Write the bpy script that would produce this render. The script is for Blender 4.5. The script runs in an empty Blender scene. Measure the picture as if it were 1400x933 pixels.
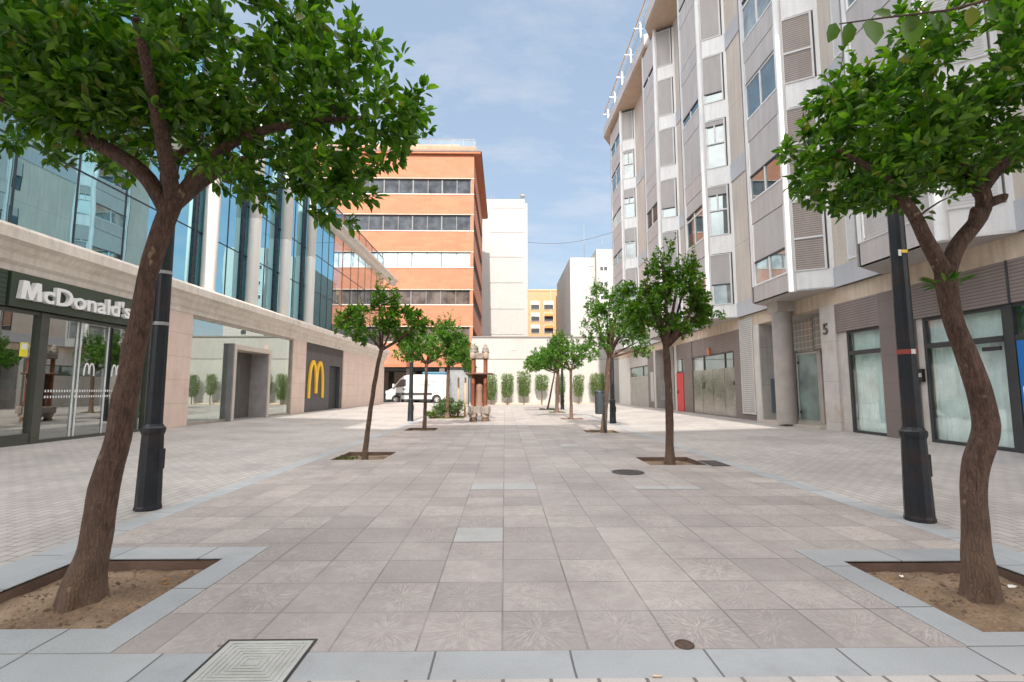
import bpy, math, random
import numpy as np
from mathutils import Vector, Matrix, noise

D = bpy.data
sc = bpy.context.scene
COL = sc.collection
R = random.Random(7)
PI = math.pi

# ------------------------------------------------------------------ materials
MATS = {}
def newmat(name):
    m = D.materials.new(name); m.use_nodes = True
    nt = m.node_tree; nt.nodes.clear()
    out = nt.nodes.new('ShaderNodeOutputMaterial')
    return m, nt, out

class NG:
    """tiny node helper"""
    def __init__(s, nt): s.nt = nt
    def n(s, t, **k):
        nd = s.nt.nodes.new(t)
        for a, b in k.items(): setattr(nd, a, b)
        return nd
    def l(s, a, b): s.nt.links.new(a, b)
    def val(s, sock, v):
        if hasattr(v, 'node'): s.l(v, sock)
        else: sock.default_value = v
    def math(s, op, a, b=0.0, clamp=False):
        nd = s.n('ShaderNodeMath', operation=op); nd.use_clamp = clamp
        s.val(nd.inputs[0], a); s.val(nd.inputs[1], b); return nd.outputs[0]
    def mixc(s, f, a, b, mode='MIX'):
        nd = s.n('ShaderNodeMix', data_type='RGBA', blend_type=mode)
        s.val(nd.inputs[0], f); s.val(nd.inputs[6], a); s.val(nd.inputs[7], b); return nd.outputs[2]
    def noise(s, vec, scale, detail=3.0, rough=.55):
        nd = s.n('ShaderNodeTexNoise'); nd.inputs['Scale'].default_value = scale
        nd.inputs['Detail'].default_value = detail; nd.inputs['Roughness'].default_value = rough
        s.l(vec, nd.inputs['Vector']); return nd.outputs[0]
    def ramp(s, f, a, b, lo=0.0, hi=1.0):
        nd = s.n('ShaderNodeMapRange'); s.val(nd.inputs[0], f)
        nd.inputs[1].default_value = a; nd.inputs[2].default_value = b
        nd.inputs[3].default_value = lo; nd.inputs[4].default_value = hi; return nd.outputs[0]
    def scale(s, vec, v):
        nd = s.n('ShaderNodeVectorMath', operation='MULTIPLY'); s.l(vec, nd.inputs[0]); nd.inputs[1].default_value = v
        return nd.outputs[0]

def c4(c): return (c[0], c[1], c[2], 1.0)

def M(name, col, rough=.6, metal=0.0, var=.14, scale=2.5, bump=0.0, bscale=60.0, streak=0.0, spec=.5, blocks=None, dirt=None, fine=.06):
    if name in MATS: return MATS[name]
    m, nt, out = newmat(name); g = NG(nt)
    geo = g.n('ShaderNodeNewGeometry'); pos = geo.outputs['Position']
    b = g.n('ShaderNodeBsdfPrincipled')
    n1 = g.ramp(g.noise(pos, scale, 4), .3, .7, 1 - var, 1 + var)
    n2 = g.ramp(g.noise(pos, scale * 22, 3), .3, .7, 1 - fine, 1 + fine)
    f = g.math('MULTIPLY', n1, n2)
    if streak:
        st = g.noise(g.scale(pos, (5.0, 5.0, .35)), 1.6, 4)
        f = g.math('MULTIPLY', f, g.ramp(st, .35, .7, 1.0 + streak * .3, 1 - streak))
    bump_h = None
    if blocks:                                    # horizontal courses: (height, joint, darkness, z offset)
        sep = g.n('ShaderNodeSeparateXYZ'); g.l(pos, sep.inputs[0])
        h, j, dk, zo = blocks[:4]
        fr = g.math('FRACT', g.math('DIVIDE', g.math('SUBTRACT', sep.outputs[2], zo), h))
        line = g.math('LESS_THAN', fr, j / h)
        cell = g.math('FLOOR', g.math('DIVIDE', g.math('SUBTRACT', sep.outputs[2], zo), h))
        if len(blocks) > 4:
            w = blocks[4]
            yy = g.math('ADD', g.math('DIVIDE', g.math('ADD', sep.outputs[1], g.math('MULTIPLY', sep.outputs[0], .731)), w), g.math('MULTIPLY', cell, .37))
            line = g.math('MAXIMUM', line, g.math('LESS_THAN', g.math('FRACT', yy), j / w))
            wn = g.n('ShaderNodeTexWhiteNoise', noise_dimensions='2D')
            cb = g.n('ShaderNodeCombineXYZ'); g.l(cell, cb.inputs[0]); g.l(g.math('FLOOR', yy), cb.inputs[1]); g.l(cb.outputs[0], wn.inputs['Vector'])
            f = g.math('MULTIPLY', f, g.ramp(wn.outputs[0], 0, 1, .93, 1.06))
        f = g.math('MULTIPLY', f, g.math('SUBTRACT', 1.0, g.math('MULTIPLY', line, dk)))
        bump_h = g.math('SUBTRACT', 1.0, line)
    cn = g.n('ShaderNodeMix', data_type='RGBA', blend_type='MULTIPLY'); cn.inputs[0].default_value = 1.0
    cn.inputs[6].default_value = c4(col); g.l(f, cn.inputs[7])
    colr = cn.outputs[2]
    if dirt:                                       # (colour, amount)
        dn = g.ramp(g.noise(pos, scale * .7 + .3, 6, .65), .5, .72, 0, dirt[1])
        colr = g.mixc(dn, colr, c4(dirt[0]))
    g.l(colr, b.inputs['Base Color'])
    rn = g.ramp(g.noise(pos, scale * 3, 3), .3, .7, max(0, rough - .07), min(1, rough + .07))
    g.l(rn, b.inputs['Roughness'])
    b.inputs['Metallic'].default_value = metal
    b.inputs['Specular IOR Level'].default_value = spec
    if bump or bump_h is not None:
        bp = g.n('ShaderNodeBump'); bp.inputs['Strength'].default_value = max(bump, .25); bp.inputs['Distance'].default_value = .01
        hh = g.noise(pos, bscale, 4)
        if bump_h is not None: hh = g.math('ADD', g.math('MULTIPLY', hh, bump), bump_h)
        g.l(hh, bp.inputs['Height']); g.l(bp.outputs[0], b.inputs['Normal'])
    g.l(b.outputs[0], out.inputs[0])
    MATS[name] = m; return m

def glass(name, tint, refl, inner=None, rough=.01, wobble=.0, ior=1.5, trans=(.80, .88, .86)):
    """window glass: glossy over either a dark solid room (inner colour) or real transparency"""
    m, nt, out = newmat(name); g = NG(nt)
    geo = g.n('ShaderNodeNewGeometry'); pos = geo.outputs['Position']
    fr = g.n('ShaderNodeFresnel'); fr.inputs[0].default_value = ior
    f = g.math('ADD', g.math('MULTIPLY', fr.outputs[0], 1 - refl), refl, True)
    gl = g.n('ShaderNodeBsdfGlossy'); gl.inputs['Color'].default_value = c4(tint); gl.inputs['Roughness'].default_value = rough
    if wobble:
        bp = g.n('ShaderNodeBump'); bp.inputs['Strength'].default_value = wobble; bp.inputs['Distance'].default_value = .02
        g.l(g.noise(pos, .9, 1), bp.inputs['Height']); g.l(bp.outputs[0], gl.inputs['Normal'])
    if inner is None:
        ot = g.n('ShaderNodeBsdfTransparent'); ot.inputs[0].default_value = c4(trans)
    else:
        ot = g.n('ShaderNodeBsdfDiffuse')
        g.l(g.mixc(g.ramp(g.noise(pos, 1.3, 2), .35, .65), c4([c * .6 for c in inner]), c4([min(1, c * 1.5) for c in inner])), ot.inputs[0])
    if inner is None:                                     # a pane is a thin box: only its outer skin tints and reflects
        f = g.math('MULTIPLY', f, g.math('SUBTRACT', 1.0, geo.outputs['Backfacing']))
        g.l(g.mixc(geo.outputs['Backfacing'], c4(trans), (1, 1, 1, 1)), ot.inputs[0])
    mx = g.n('ShaderNodeMixShader'); g.l(f, mx.inputs[0]); g.l(ot.outputs[0], mx.inputs[1]); g.l(gl.outputs[0], mx.inputs[2])
    g.l(mx.outputs[0], out.inputs[0]); MATS[name] = m; return m

def leafmat(name, a, b, trans=.35):
    m, nt, out = newmat(name); g = NG(nt)
    geo = g.n('ShaderNodeNewGeometry'); rnd = geo.outputs['Random Per Island']
    col = g.mixc(g.math('POWER', rnd, 1.7), c4(a), c4(b))
    yel = g.math('GREATER_THAN', rnd, .965)
    col = g.mixc(yel, col, (.16, .17, .03, 1))
    p = g.n('ShaderNodeBsdfPrincipled'); g.l(col, p.inputs['Base Color']); p.inputs['Roughness'].default_value = .38
    p.inputs['Specular IOR Level'].default_value = .45
    t = g.n('ShaderNodeBsdfTranslucent'); g.l(g.mixc(1.0, col, (1.5, 1.9, .6, 1), 'MULTIPLY'), t.inputs[0])
    mx = g.n('ShaderNodeMixShader'); mx.inputs[0].default_value = trans
    g.l(p.outputs[0], mx.inputs[1]); g.l(t.outputs[0], mx.inputs[2]); g.l(mx.outputs[0], out.inputs[0])
    MATS[name] = m; return m

def louver_mat(name, col, pitch, dark, rough=.55, axis=2, metal=0):
    m, nt, out = newmat(name); g = NG(nt)
    geo = g.n('ShaderNodeNewGeometry'); sep = g.n('ShaderNodeSeparateXYZ'); g.l(geo.outputs['Position'], sep.inputs[0])
    fr = g.math('FRACT', g.math('DIVIDE', sep.outputs[axis], pitch))
    line = g.ramp(fr, .78, .92)
    b = g.n('ShaderNodeBsdfPrincipled'); b.inputs['Roughness'].default_value = rough; b.inputs['Metallic'].default_value = metal
    n1 = g.ramp(g.noise(g.scale(geo.outputs['Position'], (2, 2, .5)), 1.7, 4), .3, .7, .9, 1.08)
    base = g.n('ShaderNodeMix', data_type='RGBA', blend_type='MULTIPLY'); base.inputs[0].default_value = 1
    base.inputs[6].default_value = c4(col); g.l(n1, base.inputs[7])
    g.l(g.mixc(line, base.outputs[2], c4([c * dark for c in col])), b.inputs['Base Color'])
    bp = g.n('ShaderNodeBump'); bp.inputs['Strength'].default_value = .5; bp.inputs['Distance'].default_value = pitch * .3
    g.l(g.math('SUBTRACT', 1.0, g.math('ABSOLUTE', g.math('SUBTRACT', fr, .4))), bp.inputs['Height']); g.l(bp.outputs[0], b.inputs['Normal'])
    g.l(b.outputs[0], out.inputs[0]); MATS[name] = m; return m

def tile_mat():
    m, nt, out = newmat('concrete_tiles'); g = NG(nt)
    geo = g.n('ShaderNodeNewGeometry'); pos = geo.outputs['Position']
    sep = g.n('ShaderNodeSeparateXYZ'); g.l(pos, sep.inputs[0])
    T = .4
    u = g.math('DIVIDE', g.math('ADD', sep.outputs[0], 4.01), T); v = g.math('DIVIDE', g.math('SUBTRACT', sep.outputs[1], 2.37), T)
    fu, fv = g.math('FRACT', u), g.math('FRACT', v)
    cb = g.n('ShaderNodeCombineXYZ'); g.l(g.math('FLOOR', u), cb.inputs[0]); g.l(g.math('FLOOR', v), cb.inputs[1])
    wn = g.n('ShaderNodeTexWhiteNoise', noise_dimensions='2D'); g.l(cb.outputs[0], wn.inputs['Vector'])
    wn2 = g.n('ShaderNodeTexWhiteNoise', noise_dimensions='3D'); cb2 = g.n('ShaderNodeVectorMath', operation='ADD'); g.l(cb.outputs[0], cb2.inputs[0]); cb2.inputs[1].default_value = (3.3, 9.1, 4.4); g.l(cb2.outputs[0], wn2.inputs['Vector'])
    du = g.math('SUBTRACT', g.math('ABSOLUTE', g.math('SUBTRACT', fu, .5)), 0); dv = g.math('ABSOLUTE', g.math('SUBTRACT', fv, .5))
    edge = g.math('MAXIMUM', du, dv)
    jn = g.math('MULTIPLY', g.noise(pos, 3.0, 3), .012)
    joint = g.ramp(g.math('ADD', edge, jn), .4925, .4985)
    # radial burst
    cu = g.math('SUBTRACT', fu, .5); cv = g.math('SUBTRACT', fv, .5)
    cu = g.math('ADD', cu, g.math('MULTIPLY', g.math('SUBTRACT', wn.outputs[0], .5), .12))
    ang = g.math('ARCTAN2', cv, cu); rad = g.math('SQRT', g.math('ADD', g.math('MULTIPLY', cu, cu), g.math('MULTIPLY', cv, cv)))
    ca = g.n('ShaderNodeCombineXYZ'); g.l(g.math('MULTIPLY', ang, 9.0), ca.inputs[0]); g.l(g.math('MULTIPLY', wn.outputs[0], 50), ca.inputs[1]); g.l(g.math('MULTIPLY', rad, 3.5), ca.inputs[2])
    ray = g.noise(ca.outputs[0], 2.2, 5, .7)
    patch = g.ramp(g.noise(pos, 1.6, 4), .38, .62)
    fall = g.math('MULTIPLY', g.ramp(rad, .02, .62, 1.0, .1), g.math('MULTIPLY', g.ramp(wn2.outputs[0], 0, 1, .35, 1.0), g.ramp(patch, 0, 1, .55, 1.0)))
    lite = g.math('MULTIPLY', g.ramp(ray, .50, .60), fall)
    darkr = g.math('MULTIPLY', g.ramp(ray, .50, .40), fall)
    big = g.noise(pos, .35, 4)
    base = g.mixc(g.ramp(big, .35, .65), (.37, .34, .33, 1), (.47, .43, .41, 1))
    # paler lanes towards the bands
    lane = g.ramp(g.math('ABSOLUTE', g.math('SUBTRACT', sep.outputs[0], .19)), 1.5, 2.8)
    base = g.mixc(g.math('MULTIPLY', lane, .55), base, (.54, .475, .435, 1))
    base = g.mixc(g.ramp(wn.outputs[0], .1, 1, 0, .72), base, (.26, .24, .235, 1))
    mott = g.ramp(g.noise(pos, 9, 5, .7), .35, .65)
    dirtp = g.ramp(g.noise(pos, .9, 7, .68), .44, .64, 0, .62)
    base = g.mixc(dirtp, base, (.21, .19, .185, 1))
    base = g.mixc(g.math('MULTIPLY', mott, .48), base, (.27, .235, .225, 1))
    base = g.mixc(g.math('MULTIPLY', darkr, .85), base, (.17, .152, .148, 1))
    base = g.mixc(g.math('MULTIPLY', lite, .75), base, (.66, .59, .54, 1))
    grain = g.ramp(g.noise(pos, 220, 2), .3, .7, .9, 1.1)
    gm = g.n('ShaderNodeMix', data_type='RGBA', blend_type='MULTIPLY'); gm.inputs[0].default_value = 1; g.l(base, gm.inputs[6]); g.l(grain, gm.inputs[7])
    spots = g.n('ShaderNodeTexVoronoi'); spots.inputs['Scale'].default_value = 3.2; g.l(pos, spots.inputs['Vector'])
    gum = g.math('MULTIPLY', g.math('LESS_THAN', spots.outputs['Distance'], .05), g.math('GREATER_THAN', g.noise(pos, 1.1, 1), .48))
    col = g.mixc(g.math('MULTIPLY', gum, .55), gm.outputs[2], (.09, .08, .08, 1))
    col = g.mixc(g.math('MULTIPLY', joint, g.ramp(g.noise(pos, 1.7, 3), .4, .6, .15, .75)), col, (.13, .11, .10, 1))
    b = g.n('ShaderNodeBsdfPrincipled'); g.l(col, b.inputs['Base Color']); b.inputs['Roughness'].default_value = .62
    bp = g.n('ShaderNodeBump'); bp.inputs['Strength'].default_value = .6; bp.inputs['Distance'].default_value = .004
    hh = g.math('SUBTRACT', g.math('ADD', g.math('MULTIPLY', ray, g.math('MULTIPLY', fall, .6)), g.math('MULTIPLY', grain, .4)), g.math('MULTIPLY', joint, 1.6))
    g.l(hh, bp.inputs['Height']); g.l(bp.outputs[0], b.inputs['Normal'])
    g.l(b.outputs[0], out.inputs[0]); return m

def sett_mat(name, c1, c2, bw, bh, jcol, joint=.012, rough=.6, along_y=False, jw=.8):
    m, nt, out = newmat(name); g = NG(nt)
    geo = g.n('ShaderNodeNewGeometry'); pos = geo.outputs['Position']
    if along_y:
        sp = g.n('ShaderNodeSeparateXYZ'); g.l(pos, sp.inputs[0]); cb = g.n('ShaderNodeCombineXYZ'); g.l(sp.outputs[1], cb.inputs[0]); g.l(sp.outputs[0], cb.inputs[1]); vec = cb.outputs[0]
    else: vec = pos
    wob = g.n('ShaderNodeVectorMath', operation='ADD'); g.l(vec, wob.inputs[0])
    wn = g.n('ShaderNodeTexNoise'); wn.inputs['Scale'].default_value = 2.5; g.l(pos, wn.inputs['Vector'])
    g.l(g.scale(wn.outputs[1], (.012, .012, 0)), wob.inputs[1])
    br = g.n('ShaderNodeTexBrick'); g.l(wob.outputs[0], br.inputs['Vector'])
    br.inputs['Color1'].default_value = c4(c1); br.inputs['Color2'].default_value = c4(c2); br.inputs['Mortar'].default_value = c4(jcol)
    br.inputs['Scale'].default_value = 1; br.inputs['Mortar Size'].default_value = joint; br.inputs['Mortar Smooth'].default_value = .3
    br.inputs['Brick Width'].default_value = bw; br.inputs['Row Height'].default_value = bh
    big = g.ramp(g.noise(pos, .5, 5, .6), .32, .68, .82, 1.14); sm = g.ramp(g.noise(pos, 150, 3), .3, .7, .88, 1.12)
    gm = g.n('ShaderNodeMix', data_type='RGBA', blend_type='MULTIPLY'); gm.inputs[0].default_value = 1; g.l(br.outputs[0], gm.inputs[6]); g.l(g.math('MULTIPLY', big, sm), gm.inputs[7])
    st = g.ramp(g.noise(pos, 1.1, 7, .7), .50, .70, 0, .5)
    col = g.mixc(st, gm.outputs[2], c4([c * .55 for c in c1]))
    b = g.n('ShaderNodeBsdfPrincipled'); g.l(col, b.inputs['Base Color']); b.inputs['Roughness'].default_value = rough
    bp = g.n('ShaderNodeBump'); bp.inputs['Strength'].default_value = .5; bp.inputs['Distance'].default_value = .006
    g.l(g.math('SUBTRACT', g.math('MULTIPLY', sm, .25), br.outputs[1]), bp.inputs['Height']); g.l(bp.outputs[0], b.inputs['Normal'])
    g.l(b.outputs[0], out.inputs[0]); return m

def bark_mat(name, a, b_):
    m, nt, out = newmat(name); g = NG(nt)
    geo = g.n('ShaderNodeNewGeometry'); pos = geo.outputs['Position']
    fib = g.noise(g.scale(pos, (9, 9, 2.2)), 3.6, 8, .72); blot = g.noise(pos, 7, 4)
    col = g.mixc(g.ramp(fib, .35, .65), c4(a), c4(b_))
    col = g.mixc(g.ramp(blot, .55, .72, 0, .6), col, c4([x * .5 for x in a]))
    sep = g.n('ShaderNodeSeparateXYZ'); g.l(pos, sep.inputs[0])
    pale = g.math('MULTIPLY', g.ramp(g.math('ADD', sep.outputs[2], g.math('MULTIPLY', blot, .5)), .3, .95, .5, 0), 1)
    col = g.mixc(pale, col, (.30, .21, .15, 1))
    col = g.mixc(g.ramp(g.noise(g.scale(pos, (1, 1, .3)), 55, 4, .7), .42, .62, 0, .45), col, c4([min(1, x * 1.9) for x in b_]))
    scar = g.ramp(g.noise(g.scale(pos, (1, 1, .6)), 12, 2), .68, .72, 0, .7)
    col = g.mixc(scar, col, (.42, .30, .19, 1))
    b = g.n('ShaderNodeBsdfPrincipled'); g.l(col, b.inputs['Base Color']); b.inputs['Roughness'].default_value = .85
    bp = g.n('ShaderNodeBump'); bp.inputs['Strength'].default_value = 1.0; bp.inputs['Distance'].default_value = .016
    cr = g.n('ShaderNodeTexVoronoi', feature='DISTANCE_TO_EDGE'); cr.inputs['Scale'].default_value = 60
    wv = g.n('ShaderNodeVectorMath', operation='ADD'); g.l(g.scale(pos, (1, 1, .16)), wv.inputs[0]); nz = g.n('ShaderNodeTexNoise'); nz.inputs['Scale'].default_value = 14; nz.inputs['Detail'].default_value = 5; g.l(pos, nz.inputs['Vector']); g.l(g.scale(nz.outputs[1], (.035, .035, .01)), wv.inputs[1]); g.l(wv.outputs[0], cr.inputs['Vector'])
    crack = g.ramp(cr.outputs[0], 0, .16)
    g.l(g.math('ADD', g.math('ADD', fib, g.math('MULTIPLY', g.noise(pos, 45, 4), .5)), g.math('MULTIPLY', crack, .38)), bp.inputs['Height']); g.l(bp.outputs[0], b.inputs['Normal'])
    g.l(b.outputs[0], out.inputs[0]); return m

# ------------------------------------------------------------------ objects
def tag(o, label=None, cat=None, group=None, kind=None):
    if label: o['label'] = label
    if cat: o['category'] = cat
    if group: o['group'] = group
    if kind: o['kind'] = kind
    return o

def empty(name, loc, label=None, cat=None, group=None, rz=0):
    o = D.objects.new(name, None); COL.objects.link(o); o.location = loc; o.rotation_euler = (0, 0, rz)
    o.empty_display_size = .2
    return tag(o, label, cat, group)

def origin(o):
    v = Vector((0, 0, 0))
    while o is not None: v += o.location; o = o.parent
    return v

class MB:
    def __init__(s): s.v = []; s.f = []; s.sm = []
    def add(s, vs, fs, smooth=False):
        k = len(s.v); s.v += [tuple(p) for p in vs]; s.f += [tuple(i + k for i in f) for f in fs]; s.sm += [smooth] * len(fs); return s
    def box(s, x0, x1, y0, y1, z0, z1):
        if x0 > x1: x0, x1 = x1, x0
        if y0 > y1: y0, y1 = y1, y0
        return s.add([(x0, y0, z0), (x1, y0, z0), (x1, y1, z0), (x0, y1, z0), (x0, y0, z1), (x1, y0, z1), (x1, y1, z1), (x0, y1, z1)],
                     [(0, 3, 2, 1), (4, 5, 6, 7), (0, 1, 5, 4), (1, 2, 6, 5), (2, 3, 7, 6), (3, 0, 4, 7)])
    def prism(s, poly, z0, z1):
        n = len(poly); a = sum(poly[i][0] * poly[(i + 1) % n][1] - poly[(i + 1) % n][0] * poly[i][1] for i in range(n))
        if a < 0: poly = poly[::-1]
        vs = [(p[0], p[1], z0) for p in poly] + [(p[0], p[1], z1) for p in poly]
        return s.add(vs, [tuple(range(n))[::-1], tuple(range(n, 2 * n))] + [(i, (i + 1) % n, n + (i + 1) % n, n + i) for i in range(n)])
    def fbox(s, p, q, u0, u1, z0, z1, d0, d1):
        """box on the facade line p->q (outward is to the left of p->q seen from above... given by sign of d)"""
        p = Vector(p); q = Vector(q); t = (q - p).normalized(); nrm = Vector((-t.y, t.x))
        c = [p + t * u0 + nrm * d0, p + t * u1 + nrm * d0, p + t * u1 + nrm * d1, p + t * u0 + nrm * d1]
        return s.prism([(a.x, a.y) for a in c], z0, z1)
    def tube(s, pts, rad, n=10, caps=True, smooth=True, wob=0.0, seed=0):
        pts = [Vector(p) for p in pts]; k0 = []
        up = Vector((0, 0, 1)); prev = None; vs = []; fs = []
        for i, p in enumerate(pts):
            d = (pts[min(i + 1, len(pts) - 1)] - pts[max(i - 1, 0)]).normalized()
            if prev is None:
                a = d.cross(Vector((1, 0, 0)));
                if a.length < .1: a = d.cross(Vector((0, 1, 0)))
            else: a = prev - d * prev.dot(d)
            a.normalize(); prev = a; b = d.cross(a)
            for j in range(n):
                t = 2 * PI * j / n; r = rad[i]
                if wob: r *= 1 + wob * noise.noise(Vector((math.cos(t) * 1.3 + seed, math.sin(t) * 1.3, p.z * 3.1 + p.x))) + (.16 * math.exp(-max(0, p.z + .05) * 7) * math.sin(t * 5 + seed) if n >= 30 else 0) + wob * .5 * noise.noise(Vector((math.cos(t) * 3.6, math.sin(t) * 3.6 + seed, p.z * 5.5)))
                vs.append(p + a * (math.cos(t) * r) + b * (math.sin(t) * r))
        for i in range(len(pts) - 1):
            for j in range(n):
                fs.append((i * n + j, i * n + (j + 1) % n, (i + 1) * n + (j + 1) % n, (i + 1) * n + j))
        if caps: fs += [tuple(range(n))[::-1], tuple(range((len(pts) - 1) * n, len(pts) * n))]
        return s.add(vs, fs, smooth)
    def cyl(s, x, y, z0, z1, r, n=20, r1=None): return s.lathe(x, y, [(r, z0), (r if r1 is None else r1, z1)], n)
    def lathe(s, x, y, prof, n=20, smooth=True, sq=False):
        vs = []; fs = []; m = len(prof)
        for (r, z) in prof:
            for j in range(n):
                t = 2 * PI * (j + .5) / n; vs.append((x + r * math.cos(t), y + r * math.sin(t), z))
        for i in range(m - 1):
            for j in range(n): fs.append((i * n + j, i * n + (j + 1) % n, (i + 1) * n + (j + 1) % n, (i + 1) * n + j))
        s.add(vs, fs, smooth); s.add(vs[:n], [tuple(range(n))[::-1]]); s.add(vs[-n:], [tuple(range(n))]); return s
    def build(s, name, mat, parent=None, bevel=0.0, label=None):
        me = D.meshes.new(name); o = D.objects.new(name, me); COL.objects.link(o)
        off = origin(parent) if parent is not None else Vector((0, 0, 0))
        me.from_pydata([(a[0] - off.x, a[1] - off.y, a[2] - off.z) for a in s.v], [], s.f)
        me.polygons.foreach_set('use_smooth', s.sm); me.validate(); me.update()
        me.materials.append(mat)
        if parent is not None: o.parent = parent
        if bevel:
            b = o.modifiers.new('bevel', 'BEVEL'); b.width = bevel; b.segments = 2; b.limit_method = 'ANGLE'; b.angle_limit = math.radians(40)
        if label: o['label'] = label
        return o

def box(name, mat, parent, *a, bevel=0.0): return MB().box(*a).build(name, mat, parent, bevel)

def text(name, body, size, depth, mat, parent, mtx, offset=0.0, sx=1.0, align='LEFT'):
    cu = D.curves.new(name, 'FONT'); cu.body = body; cu.size = size; cu.extrude = depth / 2; cu.offset = offset; cu.align_x = align; cu.resolution_u = 4
    t = D.objects.new(name + '_tmp', cu); COL.objects.link(t)
    bpy.context.view_layer.update()
    me = D.meshes.new_from_object(t.evaluated_get(bpy.context.evaluated_depsgraph_get()))
    D.objects.remove(t); D.curves.remove(cu)
    off = origin(parent) if parent is not None else Vector((0, 0, 0))
    me.transform(Matrix.Translation(-off) @ mtx @ Matrix.Diagonal((sx, 1, 1, 1)))
    me.materials.clear(); me.materials.append(mat); me.name = name
    o = D.objects.new(name, me); COL.objects.link(o); o.parent = parent; return o
def wallmtx(origin_, right, up):                       # text x -> right, y -> up
    r = Vector(right); u = Vector(up); n = r.cross(u)
    return Matrix(((r.x, u.x, n.x, origin_[0]), (r.y, u.y, n.y, origin_[1]), (r.z, u.z, n.z, origin_[2]), (0, 0, 0, 1)))

def copy_tree(o, parent=None):
    c = o.copy(); COL.objects.link(c); c.parent = parent
    for ch in [x for x in D.objects if x.parent == o]: copy_tree(ch, c)
    return c

# shared materials
white_panel = M('white_panel', (.90, .905, .91), .32, 0, .04, 1.2, fine=.02, streak=.10)
grey_panel = M('grey_panel', (.50, .475, .47), .42, 0, .07, .8, fine=.03, streak=.14)
beige_wall = M('beige_render', (.62, .55, .49), .75, 0, .06, .8, fine=.04, streak=.12, blocks=(2.65, .02, .35, 3.8))
beige_stone = M('beige_stone', (.60, .49, .385), .7, 0, .08, 1.6, streak=.2, dirt=((.40, .26, .15), .5))
white_frame = M('white_frame', (.78, .79, .80), .35, 0, .03)
blind_grey = louver_mat('grey_blind', (.50, .48, .475), .055, .78)
blind_white = louver_mat('white_blind', (.66, .65, .66), .055, .75)
louver_dark = louver_mat('slatted_shutter', (.42, .36, .33), .06, .10)
win_glass = glass('window_glass', (.62, .72, .74), .34, (.07, .09, .10), wobble=.05)
curtain_glass = glass('curtained_glass', (.62, .7, .72), .28, (.30, .32, .32), wobble=.05)
blue_glass = glass('blue_curtain_glass', (.46, .77, .86), .80, (.02, .08, .10), wobble=.08)
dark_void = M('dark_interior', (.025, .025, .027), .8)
concrete = M('concrete', (.42, .40, .385), .75, 0, .12, 1.8, bump=.2, streak=.18, blocks=(1.25, .012, .4, .1))
brown_panel = M('brown_panel', (.20, .165, .155), .6, 0, .06, 1, fine=.03, blocks=(.62, .008, .3, .1))
brown_louver = louver_mat('brown_louver', (.25, .205, .19), .062, .25)
grey_louver = louver_mat('grey_louver', (.50, .485, .475), .07, .2)
dark_frame = M('dark_frame', (.06, .065, .07), .4, .3)
steel = M('brushed_steel', (.34, .34, .33), .22, 1.0, .18, 1.6, bump=.25, bscale=1.6)
ltstone = M('pink_stone', (.74, .585, .50), .6, 0, .06, 1.4, streak=.07, blocks=(.66, .012, .35, .14), dirt=((.45, .33, .26), .18))
cornice_m = M('cornice_stone', (.76, .69, .61), .65, 0, .06, 1.5, streak=.14, dirt=((.36, .27, .2), .35))
metal_white = M('column_metal', (.70, .68, .64), .38, 0, .02, .4, fine=.01)
iron = M('painted_iron', (.012, .016, .022), .45, .1, .3, 5, bump=.25, bscale=90, dirt=((.07, .03, .02), .5))
grass_m = leafmat('grass_blades', (.05, .10, .015), (.12, .18, .03), .2)

# ------------------------------------------------------------------ ground
def sheet(x0, x1, y0, y1, holes, zf):
    xs = sorted({x0, x1} | {c for h in holes for c in h[:2] if x0 < c < x1}); ys = sorted({y0, y1} | {c for h in holes for c in h[2:] if y0 < c < y1})
    mb = MB()
    for a, b in zip(xs, xs[1:]):
        for c, d in zip(ys, ys[1:]):
            mx, my = (a + b) / 2, (c + d) / 2
            if any(h[0] < mx < h[1] and h[2] < my < h[3] for h in holes): continue
            mb.add([(a, c, zf(a)), (b, c, zf(b)), (b, d, zf(b)), (a, d, zf(a))], [(0, 1, 2, 3)])
    return mb
pits_L = [(-3.0, -2.0, 2.60, 3.62), (-2.98, -2.08, 8.50, 9.55), (-2.95, -2.05, 14.4, 15.4), (-3.1, -1.7, 20.2, 22.4)]
pits_R = [(2.37, 3.37, 2.50, 3.50), (2.32, 3.24, 7.85, 8.75), (2.3, 3.2, 13.6, 14.5), (2.3, 3.2, 19.6, 20.5), (2.3, 3.2, 25.2, 26.1), (2.1, 3.0, 28.7, 29.6)]
pits = pits_L + pits_R
RISE = .14
zflat = lambda x: 0.0
def zR(x): return RISE * min(1, max(0, (x - 3.81) / (8.6 - 3.81)))
def zL(x): return RISE * min(1, max(0, (-3.43 - x) / (9.2 - 3.43)))
granite = sett_mat('granite_slabs', (.33, .35, .37), (.39, .41, .425), .62, 5.0, (.12, .12, .12), .006, .55)
granite_y = sett_mat('granite_kerb', (.34, .36, .38), (.38, .405, .425), .62, 5.0, (.12, .12, .12), .006, .55, True)
setts = sett_mat('small_pavers', (.41, .385, .37), (.49, .455, .435), .20, .10, (.15, .13, .12), .009, .6)
setts_y = sett_mat('side_pavers', (.395, .37, .355), (.46, .43, .41), .20, .10, (.25, .225, .21), .007, .6, True)
soil = M('bare_soil', (.20, .135, .085), .95, 0, .35, 3, bump=1.0, bscale=45, dirt=((.36, .27, .185), .85), fine=.3)
S = lambda mb, n, m: tag(mb.build(n, m), kind='structure')
S(MB().box(-400, 400, -300, 600, -1.0, -.30), 'ground', M('far_ground', (.2, .185, .17), .9))
S(sheet(-3.21, 3.59, 2.37, 39.6, pits, zflat), 'tile_paving', tile_mat())
S(sheet(-3.43, -3.21, 2.37, 39.6, [], zflat), 'granite_band', granite_y)
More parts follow.
